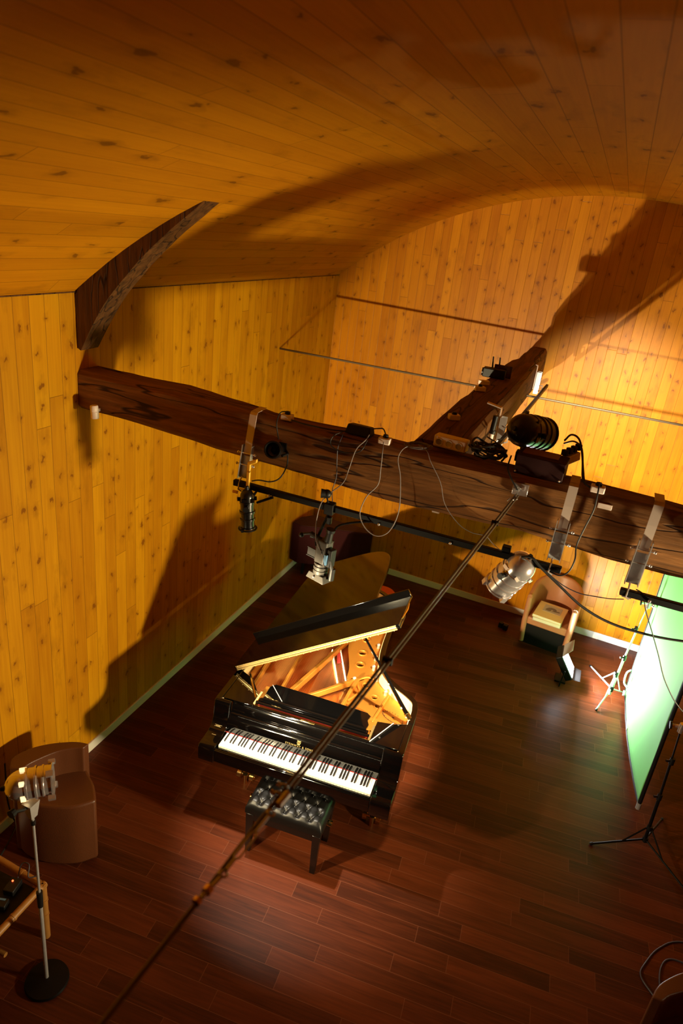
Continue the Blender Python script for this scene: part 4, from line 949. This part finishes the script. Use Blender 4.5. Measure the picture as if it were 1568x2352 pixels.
tub_chair('tub_chair', (.165, 7.945, 0), math.radians(-7), 'tan leather tub chair with books on its seat, against the far wall', LEATHT)
# low armchairs with a curved back on one side only
def armchair(loc, rz, label, mir=1):
    AC = thing('armchair', label, 'armchair', loc, rz); ox, oy = -2.95, 2.93
    def L2(pl): return [(mir*(x-ox), y-oy) for x, y in pl]
    fp_ = [(-2.575, 2.905), (-2.66, 2.80), (-2.77, 2.735), (-2.90, 2.69), (-3.02, 2.685), (-3.12, 2.715), (-3.165, 2.80), (-3.13, 2.91), (-3.06, 2.995), (-2.96, 3.075), (-2.86, 3.115), (-2.78, 3.075), (-2.69, 3.02), (-2.61, 2.945)]
    sh = c2(fp_, 4, False)
    b = MB(); b.prism(L2(sh), .012, .575); b.build('seat_block', LEATHD, AC, bevel=.018, bseg=3)
    bo = c2([(-3.13, 2.695), (-3.185, 2.78), (-3.15, 2.90), (-3.07, 3.00), (-2.96, 3.085), (-2.89, 3.12), (-2.825, 3.135)], 5)
    bi = c2([(-3.05, 2.72), (-3.045, 2.79), (-3.01, 2.88), (-2.965, 2.965), (-2.915, 3.02), (-2.875, 3.055), (-2.83, 3.08)], 5)
    b = MB(); wall_strip(b, L2(bo), L2(bi), .02, .80); b.build('backrest', LEATHD, AC, bevel=.020, bseg=4); return AC
armchair((-2.95, 2.93, 0), 0, 'brown leather low armchair standing against the left wall behind the floor lamp')
armchair((1.31, 3.145, 0), math.radians(83), 'brown leather armchair cut off at the bottom right corner', -1)

# books on the far chair
def book(z, h, w, d, rz, label, cover, pic=False, dx=0):
    t = thing('book', label, 'book', (.135+dx, 7.80, z), rz, None)
    b = MB(); b.box((0, 0, h/2), (w-.012, d-.012, h-.006)); b.build('pages', PAPER, t)
    b = MB(); b.box((0, 0, h-.002), (w, d, .004)); b.box((0, 0, .002), (w, d, .004)); b.box((-w/2+.002, 0, h/2), (.004, d, h)); b.build('cover', cover, t, bevel=.001)
    if pic:
        b = MB(); b.box((.01, .055, h+.0006), (w*.62, d*.46, .0012)); b.build('cover_panel', COVERG, t)
        b = MB(); b.prism(c2([(-.07, .01), (-.05, .07), (-.01, .10), (.04, .09), (.06, .05), (.03, .03), (.0, .05), (-.01, .0)], 4, True), h+.0013, h+.0018); b.prism(c2([(.0, .01), (.09, .02), (.10, .05), (.06, .045)], 4, True), h+.0013, h+.0018); b.build('cover_picture', PICT, t)
book(.372, .045, .335, .40, math.radians(-6), 'thick grey book lying under the picture book on the tub chair', COVERG)
book(.418, .035, .345, .40, math.radians(-8), 'large ochre picture book on top of the pile on the tub chair', COVER, True, .0)

# red stool behind the piano
t = thing('stool', 'red seated stool half hidden behind the piano lid', 'stool', (-1.79, 6.98, 0))
b = MB(); b.lathe([(.02, .47), (.15, .475), (.165, .49), (.165, .51), (.15, .525), (.02, .53)], None, 28); b.build('seat', REDSEAT, t)
for k in range(4):
    a = PI/2*k+.5; MB().cyl((.09*math.cos(a), .09*math.sin(a), .475), (.16*math.cos(a), .16*math.sin(a), 0), .012, .010, 8).build('leg', BLACKM, t)

# dark red corner box behind the piano
t = thing('corner_box', 'dark red cloth covered box fitted across the room corner', 'box', (0, 0, 0))
yc = yback(XL)
b = MB(); b.prism([(-3.35, 7.72), (-3.21, 7.66), (-2.29, 7.99), (-2.34, 8.12), (-3.20, 8.13), (-3.33, 7.95)], .19, .745); b.build('box_body', DRED, t, bevel=.012)
b = MB(); b.prism([(-3.335, 7.735), (-3.205, 7.68), (-2.31, 8.0), (-2.35, 8.105), (-3.19, 8.115), (-3.315, 7.94)], .745, .750); b.build('box_top', BOXRED, t)
for (x, y_) in ((-3.16, 7.76), (-2.42, 8.02), (-3.14, 8.05)): MB().cyl((x, y_, 0), (x, y_, .2), .02, .025, 12).build('leg', BLACKM, t)

# small twin plug block on the floor
t = thing('floor_plug', 'small dark plug block on the floor left of the tub chair', 'plug', (-.375, 7.87, 0), -.25)
for s in (-1, 1): MB().box((s*.033, s*-.008, .035), (.055, .06, .07)).build('plug_half', BLACKR, t, bevel=.006)
b = MB(); b.box((0, .02, .066), (.11, .02, .006)); b.build('plug_top', BOXTOP, t)

# ------------------------------------------------------------------ flood lamp on the floor
t = thing('flood_lamp', 'small glowing white flood lamp on the floor in front of the tub chair', 'lamp', (.44, 7.12, 0))
Mf = aim((.01, 0, .25), tuple(FLOOD_N))
b = MB(); b.box((0, 0, -.045), (.27, .31, .08), Mf); b.build('housing', BLACKM, t, bevel=.012)
b = MB(); b.box((0, 0, -.003), (.23, .27, .006), Mf); b.build('light_face', LAMPF, t)
b = MB()
b.hexa([(-.135, -.15, 0), (.135, -.15, 0), (.135, -.153, 0), (-.135, -.153, 0), (-.12, -.20, .06), (.12, -.20, .06), (.12, -.203, .06), (-.12, -.203, .06)], Mf); b.build('barn_door', BLACKM, t)
b = MB(); b.hexa([(-.135, .15, 0), (.135, .15, 0), (.135, .153, 0), (-.135, .153, 0), (-.12, .19, .13), (.12, .19, .13), (.12, .193, .13), (-.12, .193, .13)], Mf); o = b.build('barn_door', GREYFL, t); o['label'] = 'grey flap'
b = MB(); b.tube([(-.01, -.165, .22), (-.03, -.165, .012), (-.03, .165, .012), (-.01, .165, .22)], .008, 6); b.box((-.03, 0, .012), (.12, .16, .02)); b.build('foot_bracket', BLACKM, t)

# ------------------------------------------------------------------ green screen and its stands
GS = thing('green_screen', 'tall green chroma-key cloth panel in a black frame at the right edge', 'screen', (0, 0, 0))
pA = Vector((1.232, 5.40, .08)); pB = Vector((1.112, 7.19, .08)); HT = 2.05
nG = (pB-pA).cross(Vector((0, 0, 1))).normalized()
N1, N2 = 26, 22; vs = []
for j in range(N2+1):
    for i in range(N1+1):
        s = i/N1; tt = j/N2; p = pA.lerp(pB, s)+Vector((0, 0, tt*HT)); bulge = .035*math.sin(PI*s)*(1-tt*.6)+.006*mnoise(Vector((s*6, tt*3, 1)))
        bulge += .010*math.exp(-(s/.10)**2)*math.sin(tt*18)*.4
        p += nG*(-bulge if nG.x > 0 else bulge); p.z += .0; vs.append(p)
fs = []
for j in range(N2):
    for i in range(N1): a = j*(N1+1)+i; fs.append((a, a+1, a+N1+2, a+N1+1))
b = MB(); b._add(vs, fs); o = b.build('cloth', GREEN, GS, smooth=80); md_ = o.modifiers.new('thick', 'SOLIDIFY'); md_.thickness = .004
b = MB(); z1 = HT+.08
def edge_pts(s): 
    return [pA.lerp(pB, s)+Vector((0, 0, tt*HT/8)) for tt in range(9)]
bot = [vs[i] for i in range(N1+1)]; topr = [vs[N2*(N1+1)+i] for i in range(N1+1)]
b.tube(edge_pts(0), .018, 8); b.tube(edge_pts(1), .012, 8); b.tube(bot, .014, 8); b.tube(topr, .014, 8); b.build('frame', BLACKR, GS)
b = MB(); b.cyl(pA+Vector((0, 0, -.035)), pA+Vector((0, 0, .03)), .022, .022, 12); b.cyl(pB+Vector((-.02, -.12, -.01)), pB+Vector((-.02, -.08, .03)), .018, .018, 12); each(b, 'frame_foot', SHADEW, GS)
MB().tube([pB+Vector((-.012, -.10, .09)), pB+Vector((-.05, -.06, .12)), pB+Vector((-.05, -.02, .22)), pB+Vector((-.012, .0, .26))], .010, 8, smooth=4).build('carry_handle', SHADEW, GS)
MB().box(tuple(pA.lerp(pB, .62)+Vector((-.03, 0, .02))), (.02, .16, .03)).build('frame_tab', SHADEW, GS)
def light_stand(name, x, y, feet, hub, ztop, label, m, clamp):
    t = thing(name, label, 'stand', (x, y, 0))
    b = MB(); b.cyl((0, 0, .06), (clamp[0]*.3, clamp[1]*.3, ztop*.45), .0135, .0135, 12); b.cyl((clamp[0]*.3, clamp[1]*.3, ztop*.45), (clamp[0]*.65, clamp[1]*.65, ztop*.75), .010, .010, 12); b.cyl((clamp[0]*.65, clamp[1]*.65, ztop*.75), (clamp[0], clamp[1], ztop), .0065, .0065, 12); b.build('column', m, t)
    for fx, fy in feet:
        dx, dy = fx-x, fy-y
        b = MB(); b.tube([(dx*.05, dy*.05, hub*.55), (dx, dy, .012)], .0085, 8); l = b.build('leg', m, t)
        MB().cyl((dx*.96, dy*.96, .018), (dx*1.01, dy*1.01, .008), .013, .013, 8).build('rubber_foot', BLACKR, l)
        MB().tube([(dx*.06, dy*.06, hub*1.35), (dx*.42, dy*.42, hub*.38)], .007, 6).build('brace', m, l)
    b = MB(); b.cyl((0, 0, hub*.45), (0, 0, hub*.7), .024, .024, 12); b.cyl((0, 0, hub*1.25), (0, 0, hub*1.5), .024, .024, 12); each(b, 'hub', BLACKR, t)
    for f in (.45, .75): 
        q = (clamp[0]*f*.7, clamp[1]*f*.7, ztop*f); b = MB(); b.cyl((q[0], q[1], q[2]-.03), (q[0], q[1], q[2]+.03), .020, .020, 12); b.cyl(q, (q[0]-.045, q[1]-.02, q[2]), .008, .010, 8); b.build('lock_knob', BLACKR, t)
    b = MB(); b.cyl((clamp[0], clamp[1], ztop-.03), (clamp[0], clamp[1], ztop+.05), .022, .022, 12); b.cyl((clamp[0]-.07, clamp[1], ztop+.01), (clamp[0]+.09, clamp[1]+.03, ztop+.02), .014, .014, 10); b.sphere((clamp[0]+.05, clamp[1], ztop+.02), .035); b.build('grip_head', CHROME, t)
    b = MB(); b.cyl((clamp[0]-.07, clamp[1], ztop+.01), (clamp[0]-.085, clamp[1], ztop+.008), .030, .030, 14); b.build('grip_knob', BLACKR, t)
    return t
light_stand('light_stand', 1.277, 5.01, [(.864, 4.821), (1.60, 4.70), (1.45, 5.42)], .16, 1.22, 'black light stand gripping the near edge of the green screen', BLACKM, (-.04, .02))
light_stand('light_stand', .944, 7.03, [(.825, 6.733), (.721, 7.58), (1.18, 7.22)], .24, 1.24, 'pale metal light stand holding the far edge of the green screen', SHADEW, (.09, -.01))

# ------------------------------------------------------------------ lamp on a floor stand, left foreground
t = thing('floor_lamp', 'silver stage can on a thin floor stand in the left foreground', 'lamp', (-2.267, 2.067, 0))
b = MB(); b.lathe([(.02, .0), (.125, .0), (.13, .012), (.125, .026), (.06, .040), (.02, .045)], None, 32); b.build('base', BLACKM, t)
b = MB(); b.cyl((0, 0, .04), (0, 0, .74), .012, .012, 12); b.cyl((0, 0, .72), (0, 0, 1.40), .008, .008, 12); b.build('pole', STEEL, t)
b = MB(); b.cyl((0, 0, .68), (0, 0, .80), .016, .018, 12); b.cyl((0, 0, 1.33), (0, 0, 1.36), .014, .014, 10); each(b, 'collar', BLACKR, t)
b = MB(); b.hexa([(-.010, -.02, 1.385), (.014, -.02, 1.385), (.014, .02, 1.385), (-.010, .02, 1.385), (-.035, -.035, 1.49), (.025, -.035, 1.49), (.025, .035, 1.49), (-.035, .035, 1.49)]); b.build('bracket', STEEL, t)
Mk = aim((-.045, -.01, 1.60), (.74, .62, .06)); can_parts(t, Mk, CHROME, .155, .080, True, .085, CHROME, VENTL)
b = MB(); b.cyl((-.015, -.098, 1.51), (-.015, -.125, 1.51), .02, .024, 10); b.tube([(-.01, -.10, 1.51), (-.005, -.05, 1.48), (0, 0, 1.47)], .009, 6); b.tube([(-.01, .10, 1.60), (-.005, .08, 1.50), (0, 0, 1.47)], .009, 6); b.build('yoke', BLACKM, t)

# ------------------------------------------------------------------ bamboo table with its little devices
t = thing('bamboo_table', 'low bamboo framed table with dark top at the left edge', 'table', (-2.48, 2.29, 0))
zt = .47
b = MB(); b.box((-.36, -.30, zt-.02), (.66, .54, .02)); b.build('table_top', BLACKM, t)
def bamboo(p, q, r, nodes, name='rail'):
    b = MB(); p, q = Vector(p), Vector(q); b.cyl(p, q, r, r, 14)
    for f in nodes: c = p.lerp(q, f); d = (q-p).normalized()*.008; b.cyl(c-d, c+d, r*1.14, r*1.14, 14)
    return b.build(name, BAMBOO, t)
bamboo((.02, .0, zt), (-.76, .045, zt), .022, (.25, .6)); bamboo((0, .02, zt), (-.0, -.62, zt), .022, (.4, .8)); bamboo((-.74, .03, zt), (-.74, -.60, zt), .022, (.4,)); bamboo((.02, -.60, zt), (-.76, -.58, zt), .022, (.4,))
bamboo((-.02, -.30, .20), (-.72, -.30, .20), .016, (.5,), 'stretcher')
for (x, y_) in ((.0, .0), (-.74, .03), (0, -.60), (-.74, -.58)): bamboo((x, y_, 0), (x, y_, zt+.01), .024, (.45, .72), 'leg')
t = thing('charger', 'little black charger with a glowing red light on the bamboo table', 'charger', (-2.63, 2.20, .46), .2)
MB().box((0, 0, .02), (.07, .10, .04)).build('charger_body', BLACKR, t, bevel=.005)
MB().sphere((-.012, .02, .043), .006).build('indicator_light', LED, t)
t = thing('battery_pack', 'small black battery pack with a blue-grey strip on the bamboo table', 'battery', (-2.61, 2.08, .46), .3)
MB().box((0, 0, .018), (.09, .06, .036)).build('pack_body', BLACKR, t, bevel=.005)
MB().box((.0, .018, .037), (.055, .012, .002)).build('label_strip', BLUEP, t)
cable('cable', [(-2.64, 2.25, .49), (-2.65, 2.30, .56), (-2.60, 2.31, .57), (-2.57, 2.27, .52), (-2.53, 2.30, .515), (-2.50, 2.29, .50)], .004, CABLEG, 'grey cable curling from the charger over the bamboo rail')
